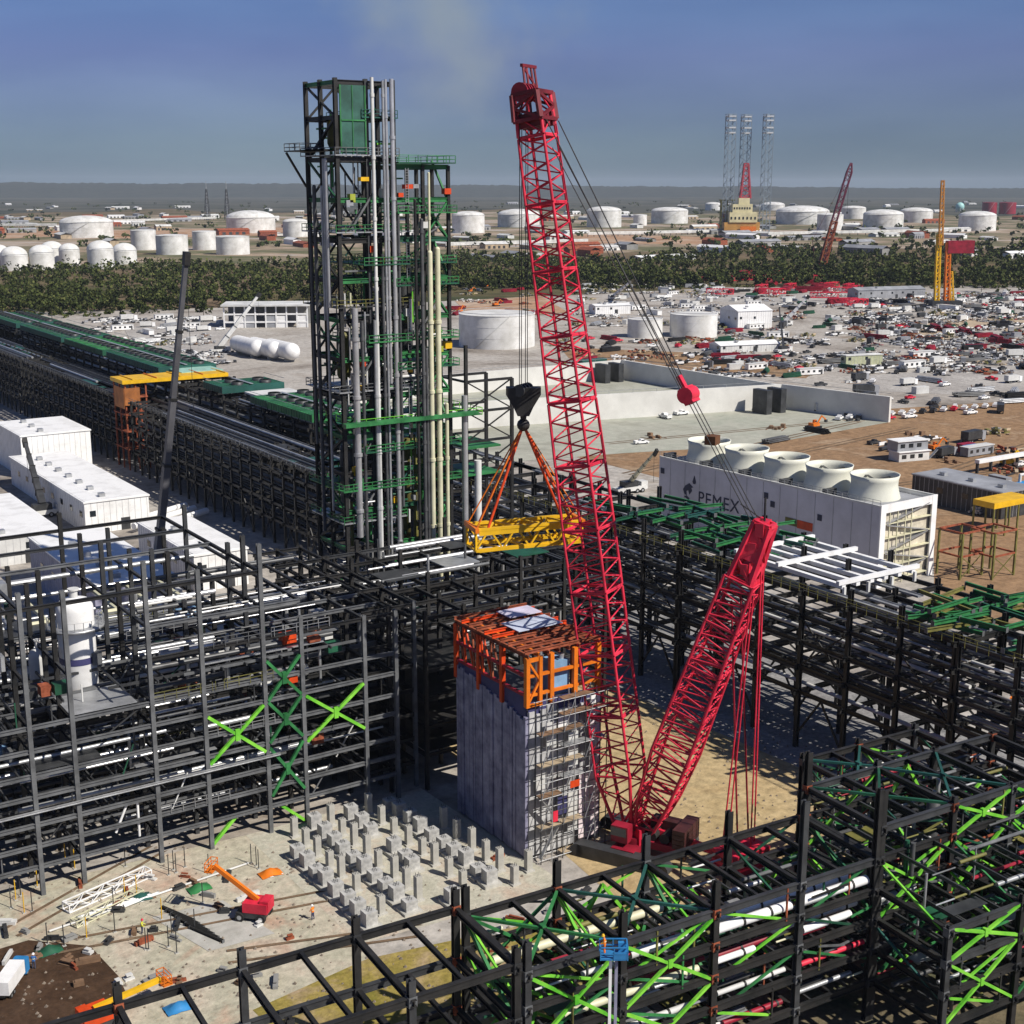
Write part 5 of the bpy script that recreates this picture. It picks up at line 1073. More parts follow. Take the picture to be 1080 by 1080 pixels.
# ---------------------------------------------------------------- white buildings behind the left structure
def shed(name, label, x0, y0, x1, y1, hh, wm, rm, doors=True, rz=0, pitch=0.0, cat='building'):
    t = thing(name, label, cat, (x0, y0, 0), rz); W_, D_ = x1-x0, y1-y0; b = MB()
    b.box((0, 0, 0), (W_, D_, hh)); b.build('wall', wm, t)
    b = MB()
    if pitch: 
        b.add([(-.4,-.4,hh),(W_+.4,-.4,hh),(W_+.4,D_+.4,hh),(-.4,D_+.4,hh),(-.4,D_/2,hh+pitch),(W_+.4,D_/2,hh+pitch)], [(0,1,5,4),(3,4,5,2),(0,4,3),(1,2,5)])
    else: b.box((-.25, -.25, hh+.003), (W_+.25, D_+.25, hh+.35)); b.box((.2, .2, hh+.35), (W_-.2, D_-.2, hh+.42))
    ro = b.build('roof', rm, t)
    b = MB()
    for k in range(max(1, int(D_/9))): b.box((W_*.3, 3+k*9, hh+.42+pitch*.5), (W_*.3+1.4, 4.6+k*9, hh+1.3+pitch*.5))
    b.build('vent', GAL, ro)
    if doors:
        b = MB(); b.box((W_*.55, -.08, 0), (W_*.55+2.2, 0, 3)); b.build('door', DKG, t)
        b = MB()
        for k in range(max(1, int(W_/9))): b.box((1.2+k*9, -.07, hh*.55), (2.6+k*9, 0, hh*.55+1.4))
        for k in range(max(1, int(D_/8))): b.box((-.07, 2+k*8, hh*.5), (0, 4+k*8, hh*.5+1.4))
        b.build('window', GLASS, t)
    b = MB(); k = 1.5
    while k < W_: b.box((k, -.05, .1), (k+.08, 0, hh)); k += 1.5
    k = 1.5
    while k < D_: b.box((-.05, k, .1), (0, k+.08, hh)); k += 1.5
    b.build('cladding_rib', mat('seam_grey', (.5, .5, .5), .6), t)
    return t
t = shed('white_building', 'tall white box building beside the dark rack at the left edge', 95, 391, 114.5, 419, 12, WHITE, WHITE, False)
b = MB(); b.box((11, -.12, 3), (12.6, 0, 4.8)); b.build('window', GLASS, t)
shed('white_building', 'long low white building stepping down in front of the tall white box', 90.5, 318, 106, 386, 7.5, WHITE, WHITE)
shed('white_building', 'smaller white building nearest the towers with a lit end wall', 94.5, 258, 106, 292, 7.5, WHITE, WHITE)
shed('white_building', 'white roofed building with navy shaded wall behind the left steel structure', 69, 240, 84, 284, 9.5, NAVY if False else BCLAD, WHITE)  # shade of the near wall is put into the blue-grey colour
shed('white_building', 'white flat building at the left edge, partly behind steel beams', 62, 300, 80, 345, 6, WHITE2, WHITE)
for k, (x, y, L_) in enumerate(((106.5, 316, 24), (107, 311, 26), (109, 322, 18))):
    t = thing('white_pipe', 'long white pipe lying beside the low white building, %s' % ('middle of three', 'nearest of three', 'farthest of three')[k], 'pipe', (x, y, 1.2), .5); b = MB(); b.tube((-L_*.3, 0, .6), (L_*.6, 0, .6), .8, 12); b.build('barrel', WHITE, t); b = MB(); b.box((-2, -1, -1.2), (-1.4, 1, -.1)); b.box((8, -1, -1.2), (8.6, 1, -.1)); b.build('sleeper', BROWN, t)
# white long shed with open bays and bullets to the left of the towers
p = G(236, 346); t = thing('framed_shed', 'long white framed shed with open bays left of the twin towers', 'shed', p, -YAW+.08); u = dist(p)/F; K = Kit(t)
K.put('roof', MB().box((-2*u, -2, 22*u), (88*u, 26, 23.6*u)), WHITE2); K.put('rear_wall', MB().box((0, 24, 0), (86*u, 24.5, 22*u)), CONCD)
for k in range(9): K.put('column', MB().box((k*10.6*u, 0, 0), (k*10.6*u+1.4*u, 1, 22*u)), WHITE)
for z in (5, 13): K.put('floor_beam', MB().box((0, .1, z*u), (86*u, .9, z*u+1.6*u)), WHITE)
for k in range(8):
    if k % 3: K.put('infill_panel', MB().box((k*10.6*u+1.5*u, .4, 0), (k*10.6*u+10.4*u, .7, 12*u)), WHITE if k % 2 else ROOFG)
K.done()
for k, (px, py, lb) in enumerate(((272, 378, 'white horizontal bullet tank, left of the row under the framed shed'), (290, 380, 'white horizontal bullet tank, middle of the row under the framed shed'), (308, 382, 'white horizontal bullet tank, right of the row, nearest the towers'))):
    p = G(px, py); t = thing('bullet_tank', lb, 'tank', p, 0, 'horizontal bullet tanks'); rr = 4.0; b = MB(); b.tube((0, 0, rr+1), (0, 24, rr+1), rr, 20); b.ball((0, 0, rr+1), rr, 20, 10); b.ball((0, 24, rr+1), rr, 20, 10); b.build('shell', WHITE, t); b = MB(); b.box((-2.5, 2, 0), (2.5, 3, 3)); b.box((-2.5, 20, 0), (2.5, 21, 3)); b.build('saddle', CONC, t)
# ---------------------------------------------------------------- concrete basins
def basin(label, a, bpt, c, hh, th=1.2):
    """far wall a-b and right hand wall b-c around a concrete floor"""
    t = thing('concrete_basin', label, 'basin', a); A, B, C_ = V((0,0,0)), bpt-a, c-a
    L_ = MB(); L_.bar(A+V((0,0,hh/2)), B+V((0,0,hh/2)), th, hh); L_.build('lit_wall', CONCW, t)
    b = MB(); b.bar(B+V((0,0,hh/2)), C_+V((0,0,hh/2)), th, hh); b.build('side_wall', CONCW, t)
    e = (B-A); n = max(3, int(e.length/9)); b = MB()
    for k in range(n): q = A+e*(k+.5)/n; b.bar(q+V((0,0,hh)), q+V((0,0,hh+1.1)), .12)
    b.bar(A+V((0,0,hh+1.1)), B+V((0,0,hh+1.1)), .12); b.bar(B+V((0,0,hh+1.1)), C_+V((0,0,hh+1.1)), .12); b.build('handrail', GAL, t)
    q = B+(C_-B)*.02
    for o_ in (16, 9): b = MB(); b.box((q.x-o_, q.y-8, 0), (q.x-o_+2.6, q.y-.6, hh-.2)); b.build('buttress', DKG, t)  # corner buttresses; the shadow there is put into their dark grey
    return t
fl = ground_mat('basin_floor', [(.27, .27, .22), (.38, .38, .32), (.31, .33, .27)], .03, fine=.3, finec=.15)
b_ = V((363, 366, 0)); a = b_ + V((-.975, .22, 0))*150; c = b_ + V((9, -44, 0))
sheet('basin_floor', [a, b_, c, G(800, 470), G(660, 478), G(480, 492)], fl, .08)
basin('large pale concrete basin with sunlit far wall, behind the white cooling tower', a, b_, c, 9)
a = G(470, 403); b_ = G(655, 399); c = b_ + V((2, -92, 0)); a = b_ + V((-140, 0, 0))
sheet('pond_floor', [a, b_, c, a + V((0, -60, 0))], fl, .08)
basin('second concrete basin farther back, with sunlit wall behind the red boom', a, b_, c, 8)
t = thing('teal_container', 'dark teal container standing by the farther basin corner', 'container', G(632, 399)+V((-12,-4,0))); b = MB(); b.box((0,0,0), (13, 3, 9)); b.build('body', TEAL, t); b = MB(); b.box((4,-.1,1), (8,0,7)); b.build('door', GRN2, t)
# ---------------------------------------------------------------- vehicles, cabins and laid-down material in the yard
def wheel(K_, x, y, r_, w_=.3, par=None):
    b = MB(); b.tube((x, y-w_/2, r_), (x, y+w_/2, r_), r_, 14); o = b.build('wheel', TYRE, par); c = MB(); c.tube((x, y-w_/2-.01, r_), (x, y+w_/2+.01, r_), r_*.5, 10); c.build('rim', GAL, o)
def pickup(label, m):
    t = thing('pickup', label, 'pickup', (0,0,0)); b = MB()
    b.prism([(-2.6,-.9),(2.6,-.9),(2.6,.9),(-2.6,.9)], .5, 1.05); b.box((-2.6,-.9,1.05), (-.6,-.8,1.4)); b.box((-2.6,.8,1.05), (-.6,.9,1.4)); b.box((-2.6,-.9,1.05), (-2.5,.9,1.4)); b.build('body', m, t)
    c = MB(); c.add([(-.6,-.85,1.05),(1.5,-.85,1.05),(1.5,.85,1.05),(-.6,.85,1.05),(-.4,-.7,1.8),(.7,-.7,1.8),(.7,.7,1.8),(-.4,.7,1.8)], [(0,1,5,4),(1,2,6,5),(2,3,7,6),(3,0,4,7),(4,5,6,7)]); cb = c.build('cab', m, t)
    g_ = MB(); g_.add([(1.5,-.72,1.1),(1.5,.72,1.1),(.74,.62,1.75),(.74,-.62,1.75)], [(0,1,2,3)]); g_.box((-.3,-.83,1.2), (.9,-.76,1.6)); g_.box((-.3,.76,1.2), (.9,.83,1.6)); g_.build('window', GLASS, cb)
    for x in (-1.7, 1.7):
        for y in (-.8, .8): wheel(None, x, y, .4, .28, t)
    return t
def truck(label, mc, mb_):
    t = thing('truck', label, 'truck', (0,0,0)); b = MB(); b.prism([(2.6,-1.2),(4.3,-1.2),(4.5,-.9),(4.5,.9),(4.3,1.2),(2.6,1.2)], .6, 2.9); cb = b.build('cab', mc, t); b = MB(); b.box((4.36,-.95,1.7), (4.53,.95,2.6)); b.build('windscreen', GLASS, cb)
    b = MB(); b.box((-4.6,-.5,.7), (4.2,.5,1.1)); b.build('chassis', BLK, t); b = MB(); b.box((-4.6,-1.25,1.15), (2.3,1.25,3.5)); b.build('box_body', mb_, t)
    for x in (-3.4, -2.3, 3.4):
        for y in (-1, 1): wheel(None, x, y, .5, .36, t)
    return t
def container(label, m):
    t = thing('shipping_container', label, 'container', (0,0,0)); b = MB(); b.box((-3,-1.22,.1), (3,1.22,2.6)); k = -2.9
    while k < 2.9: b.box((k,-1.26,.25), (k+.16,-1.22,2.45)); b.box((k,1.22,.25), (k+.16,1.26,2.45)); k += .4
    b.build('body', m, t); b = MB(); b.box((3,-1.15,.15), (3.05,-.02,2.5)); b.box((3,.02,.15), (3.05,1.15,2.5)); b.build('door', m, t); b = MB()
    for y in (-.8,-.3,.3,.8): b.tube((3.08, y, .2), (3.08, y, 2.5), .03, 5)
    b.build('lock_bar', GAL, t); return t
def cabin(label, m):
    t = thing('site_cabin', label, 'cabin', (0,0,0)); b = MB(); b.box((-6,-1.5,.3), (6,1.5,2.9)); b.build('wall', m, t); b = MB(); b.box((-6.2,-1.7,2.9), (6.2,1.7,3.1)); b.build('roof', WHITE2, t)
    b = MB(); 
    for k in range(4): b.box((-5+k*2.8,-1.55,1.2), (-3.8+k*2.8,-1.5,2.2))
    b.build('window', GLASS, t); b = MB(); b.box((4.6,-1.56,.3), (5.5,-1.5,2.4)); b.build('door', DKG, t); return t
def bundle(label, m, n, L_, r_, kind):
    t = thing('pipe_stack' if kind == 'p' else 'steel_stack', label, 'pipe stack' if kind == 'p' else 'steel stack', (0,0,0)); b = MB(); rr = random.Random(len(label))
    for j in range(3):
        for k in range(n-j):
            a = rr.uniform(-.6, .6)
            if kind == 'p': b.tube((a-L_/2, (k-(n-j)/2)*r_*2.1, .3+r_+j*r_*1.75), (a+L_/2, (k-(n-j)/2)*r_*2.1, .3+r_+j*r_*1.75), r_, 8)
            else: b.ibar((a-L_/2, (k-(n-j)/2)*r_*3, .3+r_+j*r_*2.4), (a+L_/2, (k-(n-j)/2)*r_*3, .3+r_+j*r_*2.4), r_*1.8, r_*2.2)
    b.build('pipes' if kind == 'p' else 'beams', m, t); b = MB()
    for x in (-L_*.35, 0, L_*.35): b.box((x-.12, -n*r_*1.3, 0), (x+.12, n*r_*1.3, .3))
    b.build('sleeper', BROWN, t); return t
def crate(label, m):
    t = thing('crate_pile', label, 'crates', (0,0,0)); rr = random.Random(len(label)*3); b = MB()
    for k in range(6): x, y = rr.uniform(-3, 3), rr.uniform(-2, 2); s = rr.uniform(.8, 1.6); b.box((x-s*.6, y-s*.5, 0), (x+s*.6, y+s*.5, s+k*.003))
    b.build('boxes', m, t); b = MB(); b.box((-3.5,-2.5,.0), (3.5,-2.2,.2)); b.box((-3.5,2.2,0), (3.5,2.5,.2)); b.build('pallet', BROWN, t); return t
def lattice_piece(label, m):
    t = thing('boom_piece', label, 'crane boom', (0,0,0)); b = MB(); b.lattice((-6,0,1.4), (6,0,1.4), 2.4, 2.2, 2.4, 2.2, 6, (0,1,0), .16, .09); b.build('lattice', m, t); b = MB(); b.box((-4,-1.3,0), (-3.6,1.3,.3)); b.box((3.6,-1.3,0), (4,1.3,.3)); b.build('sleeper', BROWN, t); return t
def machine(label, m):
    t = thing('excavator', label, 'excavator', (0,0,0)); 
    for s in (-1, 1): b = MB(); b.box((-1.9, s*1.2-.3, .12), (1.9, s*1.2+.3, .75)); b.tube((-1.9, s*1.2-.3, .43), (-1.9, s*1.2+.3, .43), .38, 10); b.tube((1.9, s*1.2-.3, .43), (1.9, s*1.2+.3, .43), .38, 10); b.build('crawler_track', TYRE, t)
    b = MB(); b.box((-2.2,-1.3,.9), (1.2,1.3,1.9)); b.box((-2.4,-1.2,1.0), (-1.4,1.2,2.1)); b.build('house', m, t); b = MB(); b.box((.1,.3,1.9), (1.3,1.25,2.9)); cb = b.build('cab', m, t); b = MB(); b.box((.3,.27,2.1), (1.33,1.28,2.7)); b.build('window', GLASS, cb)
    b = MB(); b.bar((1,-.2,1.6), (3.4,-.2,4.2), .35, .5); b.bar((3.4,-.2,4.2), (5.8,-.2,2.6), .3, .4); b.build('boom', m, t); b = MB(); b.prism([(5.4,-.7),(6.3,-.7),(6.1,.3),(5.5,.3)], 1.6, 2.6); b.build('bucket', DKG, t); return t
Y = [pickup('white pickup parked in the crowded yard at the right', WHITE), pickup('dark grey pickup parked in the crowded yard at the right', DKG), pickup('red pickup parked in the crowded yard at the right', RED),
     truck('white box truck parked in the crowded yard at the right', WHITE, WHITE2), truck('grey truck with dark body parked in the yard at the right', ROOFG, DKG),
     container('white shipping container in the yard at the right', WHITE2), container('dark red shipping container in the yard at the right', RED2), container('grey shipping container in the yard at the right', ROOFG), container('blue shipping container in the yard at the right', BLUE),
     cabin('long white site cabin in the yard at the right', WHITE), cabin('long grey site cabin in the yard at the right', ROOFG),
     bundle('stack of silver pipes on sleepers in the yard at the right', GAL, 5, 11, .3, 'p'), bundle('stack of dark pipes on sleepers in the yard at the right', DPIPE, 6, 12, .28, 'p'), bundle('stack of black steel beams in the yard at the right', BLK, 5, 11, .25, 's'), bundle('stack of red steel beams in the yard at the right', RED2, 5, 12, .28, 's'), bundle('stack of green steel beams in the yard at the right', GRN2, 4, 10, .25, 's'),
     crate('pile of brown timber crates in the yard at the right', BROWN), crate('pile of white wrapped boxes in the yard at the right', WHITE2), crate('heap of dark equipment boxes in the yard at the right', DKG),
     lattice_piece('red lattice boom piece laid down in the yard at the right', RED), machine('orange excavator in the yard at the right', ORA), machine('yellow excavator in the yard at the right', YEL)]
def heap(label, ms, seed, n=26, sx=7, sy=4, hz=1.6, name='material_heap'):
    t = thing(name, label, name.replace('_', ' '), (0,0,0)); rr = random.Random(seed)
    for q, m in enumerate(ms):
        b = MB()
        for k in range(n//len(ms)):
            x, y = rr.gauss(0, sx*.5), rr.gauss(0, sy*.5); a = rr.choice((0, .1, 1.5, .7)); L_ = rr.uniform(.6, 4); h_ = rr.uniform(.1, .9); z = rr.uniform(0, hz)*math.exp(-(x*x/sx/sx+y*y/sy/sy))
            d_ = V((math.cos(a)*L_, math.sin(a)*L_, rr.gauss(0, .2))); b.bar(V((x, y, z+h_/2))-d_/2, V((x, y, z+h_/2))+d_/2, rr.uniform(.2, 1.3), h_)
        b.build(('stacked_pieces', 'loose_pieces', 'covers')[q], m, t)['kind'] = 'stuff'
    return t
Y += [heap('irregular heap of pale steel and timber in the yard at the right', (WHITE2, GAL, BROWN), 1), heap('irregular heap of dark steel with white covers in the yard at the right', (DKG, BLK, WHITE), 2, name='steel_heap'), heap('irregular heap of rusty steel and dark pieces in the yard at the right', (RUST, DKG, TAN), 3, name='steel_heap'),
      heap('irregular heap of red and grey steel in the yard at the right', (RED2, GAL, BLK), 4, name='scrap_heap'), heap('long row of white wrapped stock and grey steel in the yard at the right', (WHITE, ROOFG, DKG), 5, 34, 11, 2.4), heap('heap of tan sand sheets and olive steel in the yard at the right', (TAN, OLIVE, CONCD), 6, name='scrap_heap')]
YG = ['pickups parked in the yard', 'pickups parked in the yard', 'pickups parked in the yard', 'trucks in the yard', 'trucks in the yard', 'containers in the yard', 'containers in the yard', 'containers in the yard', 'containers in the yard', 'site cabins', 'site cabins',
      'pipe stacks', 'pipe stacks', 'steel stacks', 'steel stacks', 'steel stacks', 'crate piles', 'crate piles', 'crate piles', 'red boom pieces on the ground', 'excavators in the yard', 'excavators in the yard'] + ['heaps of material in the yard', 'heaps of dark steel in the yard', 'heaps of dark steel in the yard', 'scrap heaps in the yard', 'heaps of material in the yard', 'scrap heaps in the yard']
for o, gname in zip(Y, YG): o['group'] = gname
used = set()
TAKEN = []
def clear_of(p, rr):
    for q, s in TAKEN:
        if (p-q).length < rr+s: return False
    return True
def yard(i, px, py, rz=None, sc=1.0, gap=2.2):
    p = G(px, py) if not isinstance(px, V) else px
    if not clear_of(p, gap): return
    TAKEN.append((p, gap)); rz = RND.choice((0, 0, PI/2, -.3, .6)) + RND.gauss(0, .08) if rz is None else rz
    if i not in used: used.add(i); Y[i].location = p; Y[i].rotation_euler.z = rz; Y[i].scale = (sc,)*3
    else: dup(Y[i], p, rz, None, sc)
mixes = [((900, 1090), (310, 394), 640, [0,1,3,4,5,7,9,11,12,13,14,15,16,18,2,22,23,24,25,26,27,22,23,24,26,23,22,26,24,23,27,22,23,26,25,22,23,12,13]),
         ((740, 905), (306, 398), 220, [0,1,4,5,9,11,12,13,14,15,16,18,22,23,24,26,23,22,26,27,25,23,22]),
         ((605, 760), (300, 345), 150, [5,9,17,3,0,11,7,22,26,26,22,23,27]), ((590, 860), (358, 396), 100, [0,1,14,16,13,2,24,23,27,22,24]),
         ((850, 1078), (400, 446), 44, [0,0,3,1,12,18,4,5,17,2,11,13]), ((640, 900), (436, 470), 9, [0,20,16,12,13,0,1]), ((110, 235), (336, 388), 100, [0,5,9,3,11,26,22,26,23,27,22]), ((880, 1078), (452, 500), 12, [0,1,24,16,20,23,4,27]),
         ((480, 560), (300, 340), 40, [16,11,14,24,27,22,20]), ((980, 1078), (510, 545), 9, [13, 11, 18, 7, 1, 0, 5])]
RND = random.Random(77)
for (xa, xb), (ya, yb), n, ids in mixes:
    for k in range(n):
        py = ya + (yb-ya)*RND.random()**1.35; px = RND.uniform(xa, xb); i = RND.choice(ids) if k >= len(ids) else ids[k]
        d = dist(G(px, py)); yard(i, px, py, None, RND.uniform(.85, 1.15), 2.3 if d < 620 else 3.0)
# rows of parked cars on the pale road
for k in range(16): yard(RND.choice((0, 0, 1, 0, 2)), 885+k*11, 443-k*.9, .5, 1.0, 1.0)
# red boom pieces and red steel laid out below the woods
for k in range(46):
    px = RND.uniform(745, 905); py = 289 + 22*RND.random() + max(0, (px-820)*.18); yard(19 if RND.random() < .6 else 14, px, py, RND.choice((-.6, .5, .1)), 1.7, 3.0)
for px, py in [(985, 348), (1000, 350), (955, 353), (1015, 352), (1060, 345), (1050, 360), (1075, 352)]: yard(14, px, py, .9, 1.4, 1.5)
for i in range(len(Y)):
    if i not in used: used.add(i); Y[i].location = G(1000 + i*3, 470 + i)
# single named things of the yard
def scaled_shed(name, label, px, py, wpx, dpx, hpx, wm, rm, pitch=0, rz=-.25, cat='shed'):
    p = G(px, py); u = dist(p)/F; return shed(name, label, p.x, p.y, p.x+wpx*u, p.y+dpx*u, hpx*u, wm, rm, True, rz, pitch, cat)
scaled_shed('white_shed', 'bright white shed right of the two flat-topped tanks, in front of the woods', 778, 347, 40, 40, 18, WHITE, WHITE, 3)
scaled_shed('white_shed', 'low wide white roofed shed below the bright white one', 760, 373, 70, 26, 8, WHITE2, WHITE, 1.5)
scaled_shed('white_shed', 'small white shed at the upper yard left of the red steel', 628, 332, 40, 18, 9, WHITE, WHITE, 1)
scaled_shed('green_cabin', 'pale olive cabin in the middle of the yard beyond the basin', 892, 386, 44, 10, 10, mat('pale_olive', (.42, .44, .28), .6, 0, .2), WHITE2, 0)
scaled_shed('grey_shed', 'low grey shed at the upper right edge below the woods', 905, 316, 80, 20, 9, ROOFG, ROOFG, 2)
p = G(975, 545); shed('long_grey_shed', 'long dark sided grey shed right of the cooling tower', 283, 208, 296, 236, 6.5, DKG, ROOFG, True, 0, 0)
p = G(948, 488); t = thing('cabin_stack', 'stacked white and grey two-storey cabins on the brown dirt right of the basin', 'cabin', p, -.2); u = dist(p)/F
for z, m in ((0, WHITE2), (3.1, ROOFG)): b = MB(); b.box((0, z*.3, z+.1), (11, 5+z*.3, z+2.9)); o = b.build('cabin_box', m, t); b = MB(); b.box((-.3, -.4+z*.3, z+2.9), (11.4, 5.3+z*.3, z+3.12)); b.build('roof', WHITE, o); b = MB(); [b.box((1+k*3, -.06+z*.3, z+1), (2.6+k*3, z*.3, z+2.2)) for k in range(3)]; b.build('window', GLASS, o)
b = MB(); b.bar((11.4,1,0), (15,1,3.2), 1, .2); b.bar((11.4,.5,1), (15,.5,4.2), .08); b.build('stair', GAL, t)
p = G(1032, 500); t = thing('white_trough', 'long white channel raised on posts at the right edge', 'channel', p, 0); b = MB(); b.box((0,0,3), (46,1.6,4)); b.build('channel', WHITE, t); b = MB(); [b.box((k*6,.4,0), (k*6+.5,1.2,3)) for k in range(8)]; b.build('post', DKG, t)
p = G(1066, 530); t = thing('blue_tank', 'bright blue process skid at the right edge', 'skid', p); b = MB(); b.tube((0,0,3), (11,0,3), 2.2, 18); b.ball((0,0,3), 2.2, 14, 8); b.build('drum', BLUE, t); b = MB(); b.box((1,-2,0), (2,2,1.4)); b.box((9,-2,0), (10,2,1.4)); b.build('saddle', CONC, t); b = MB(); b.path([(3,0,5),(3,0,7),(8,0,7),(8,-3,7),(8,-3,2)], .4, 8); b.build('pipe', WHITE2, t)
p = G(1046, 568); t = thing('yellow_platform', 'yellow painted platform above olive frames at the right edge', 'platform', V((p.x, p.y, 0))); K = Kit(t); K.put('deck', MB().box((0,0,7), (14,6,8.4)), YEL)
for x in (0, 4.5, 9, 13.5):
    for y in (0, 5.6): K.put('post', MB().bar((x, y, 0), (x, y, 7), .35), OLIVE)
K.done()
for k, (px, py, lb) in enumerate(((1012, 612, 'olive steel bay frame on brown dirt, left of two right of the cooling tower'), (1046, 612, 'olive steel bay frame on brown dirt, right of two by the picture edge'))):
    p = G(px, py); t = thing('bay_frame', lb, 'steel frame', p, 0, 'olive bay frames'); K = Kit(t)
    for x in (0, 7):
        for y in (0, 6): K.put('post', MB().bar((x, y, 0), (x, y, 10), .4), OLIVE)
    for z in (5, 10): K.put('ring_beam', MB().bar((0,0,z), (7,0,z), .35).bar((0,6,z), (7,6,z), .35).bar((0,0,z), (0,6,z), .35).bar((7,0,z), (7,6,z), .35), RUST)
    K.put('brace', xbrace((0,0,.2), (0,0,5), (7,0,5), (7,0,.2), .16), OLIVE); K.done()
# slim telescopic crane crossing the left of the picture, and a small one by the white box
def telescopic(label, base, tip_px, tip_d, w0, m, name='telescopic_crane'):
    t = thing(name, label, 'crane', base, .4); t.rotation_euler.z = 0; tp = on_ray(tip_px[0], tip_px[1], tip_d) - base; a = V((0,0,3)); K = Kit(t)
    for k in range(5):
        q0, q1 = k/5, (k+1)/5+.004; w_ = w0*(1-.11*k); b = MB(); b.bar(lerp(a, tp, q0), lerp(a, tp, min(1, q1)), w_, w_*1.1); K.put('boom_section', b, m)
        c = MB(); c.bar(lerp(a, tp, min(1, q1)-.008), lerp(a, tp, min(1, q1)), w_*1.2, w_*1.3); K.put('collar', c, BLK)
    K.put('boom_head', MB().bar(tp-V((0,0,.6)), tp+(tp-a).normalized()*1.8, w0*.75, w0), BLK)
    K.put('hoist_rope', MB().tube(tp, tp-V((0,0,tp.z*.6)), .05, 5), ROPE)
    b = MB(); b.prism([(-5,-1.4),(4.5,-1.4),(5.4,-1),(5.4,1),(4.5,1.4),(-5,1.4)], .8, 1.9); K.put('carrier', b, YEL if name == 'telescopic_crane' else WHITE2); K.put('turntable', MB().box((-2.5,-1.3,1.9), (2,1.3,3.4)), DKG); K.put('cab', MB().box((3,-1.3,1.9), (5.2,1.3,3)), WHITE2)
    for x in (-4,-2.4,1.6,3.4):
        for y in (-1.2, 1.2): wheel(None, x, y, .65, .5, t)
    K.done(); return t
telescopic('long slim grey telescopic boom crane rising behind the left steel structure', G(164, 640), (196, 276), 262, 1.45, mat('boom_grey', (.10, .10, .11), .45, .1, .2, .3))
telescopic('short dark boom crane leaning in front of the tall white box building', G(46, 545), (27, 468), 372, 1.6, DKG, 'mobile_crane')
telescopic('small pale boom crane left of the twin towers in front of the framed shed', G(232, 372), (272, 312), 700, 2.0, WHITE2, 'mobile_crane')
telescopic('small white boom crane in the yard right of the white sheds', G(828, 344), (851, 314), 830, 2.0, WHITE, 'mobile_crane')
telescopic('thin dark boom crane standing upright by the low white shed', G(826, 372), (822, 326), 735, 1.0, DKG, 'mobile_crane')
telescopic('small white boom crane at the wood edge right of the red boom', G(648, 316), (664, 298), 970, 2.0, WHITE, 'mobile_crane')
telescopic('small pale boom crane leaning on the dirt left of the cooling tower', G(664, 520), (690, 478), 352, .9, CREAM, 'mobile_crane')
# ---------------------------------------------------------------- the earth yard in front of the left structure
def boom_lift(label, p, rz, ang, m, mboom, L_, name='boom_lift', hz=0.9):
    t = thing(name, label, 'boom lift', p, rz); b = MB(); b.box((-1.7,-1.1,.5), (1.7,1.1,1.1)); b.build('chassis', DKG, t); b = MB(); b.box((-2,-1.1,1.15), (.9,1.1,2.3)); b.box((-2.1,-.9,1.3), (-1.1,.9,2.6)); b.build('body', m, t)
    for x in (-1.25, 1.25):
        for y in (-1.05, 1.05): wheel(None, x, y, .55, .45, t)
    a = V((-.6, 0, 2.3)); e = a + V((math.cos(ang), 0, math.sin(ang)))*L_; b = MB(); b.bar(a, e, .42, .5); b.bar(a+V((.2,0,-.5)), a+(e-a)*.45, .2); b.build('boom', mboom, t)
    b = MB(); b.box((e.x-.1, e.y-.9, e.z-.5), (e.x+.9, e.y+.9, e.z-.4))
    for x in (0, .8):
        for y in (-.9, .9): b.bar((e.x+x, e.y+y, e.z-.4), (e.x+x, e.y+y, e.z+.6), .07)
    for z in (.1, .6): b.bar((e.x, e.y-.9, e.z+z), (e.x, e.y+.9, e.z+z), .07); b.bar((e.x+.8, e.y-.9, e.z+z), (e.x+.8, e.y+.9, e.z+z), .07); b.bar((e.x, e.y-.9, e.z+z), (e.x+.8, e.y-.9, e.z+z), .07); b.bar((e.x, e.y+.9, e.z+z), (e.x+.8, e.y+.9, e.z+z), .07)
    b.build('basket', ORA if m is not BLUE else BLUE, t); return t
boom_lift('red machine with orange boom raised over the earth yard beside the concrete piers', G(268, 968), 2.35, .62, RED, ORA, 6.2)
boom_lift('orange red lift with yellow boom lying low at the bottom left', V((32.5, 121.5, .04)), .1, .06, ORED, YEL, 7)
p = V((28, 136, .04)); pk = truck('blue and white truck at the left edge beside the dark mud', BLUE, WHITE); pk.location = G(14, 1040); pk.rotation_euler.z = .95; pk.scale = (.62,)*3
pk['group'] = 'trucks on site'
# blue mast lift with basket in the foreground frame, and a worker beside it
bp_ = V((62.7, 79.4, .02)); t = thing('mast_lift', 'blue basket on a tall twin white mast inside the foreground frame', 'lift', bp_, -YAW); b = MB()
zt = 18.9
b.box((-1,-.8,.2), (1,.8,1)); b.build('base', BLUE, t)
for s in (-1, 1): b = MB(); b.bar((s*.24, 0, .9), (s*.24, 0, zt), .24); b.build('mast_tube', WHITE if s < 0 else BCLAD, t)
for x in (-.8, .8):
    for y in (-.7, .7): wheel(None, x, y, .3, .2, t)
b = MB(); b.box((-1.1,-.7,zt), (1.1,.7,zt+.14))
for z in (.6, 1.15):
    for y in (-.7,.7): b.bar((-1.1,y,zt+z), (1.1,y,zt+z), .09)
    for x in (-1.1,1.1): b.bar((x,-.7,zt+z), (x,.7,zt+z), .09)
for x in (-1.1,0,1.1):
    for y in (-.7,.7): b.bar((x,y,zt), (x,y,zt+1.15), .09)
b.box((-.1,-.72,zt+.1), (1.1,-.68,zt+.75)); b.box((.4,.3,zt+.1), (1,.65,zt+1)); b.build('basket', BLUE, t)
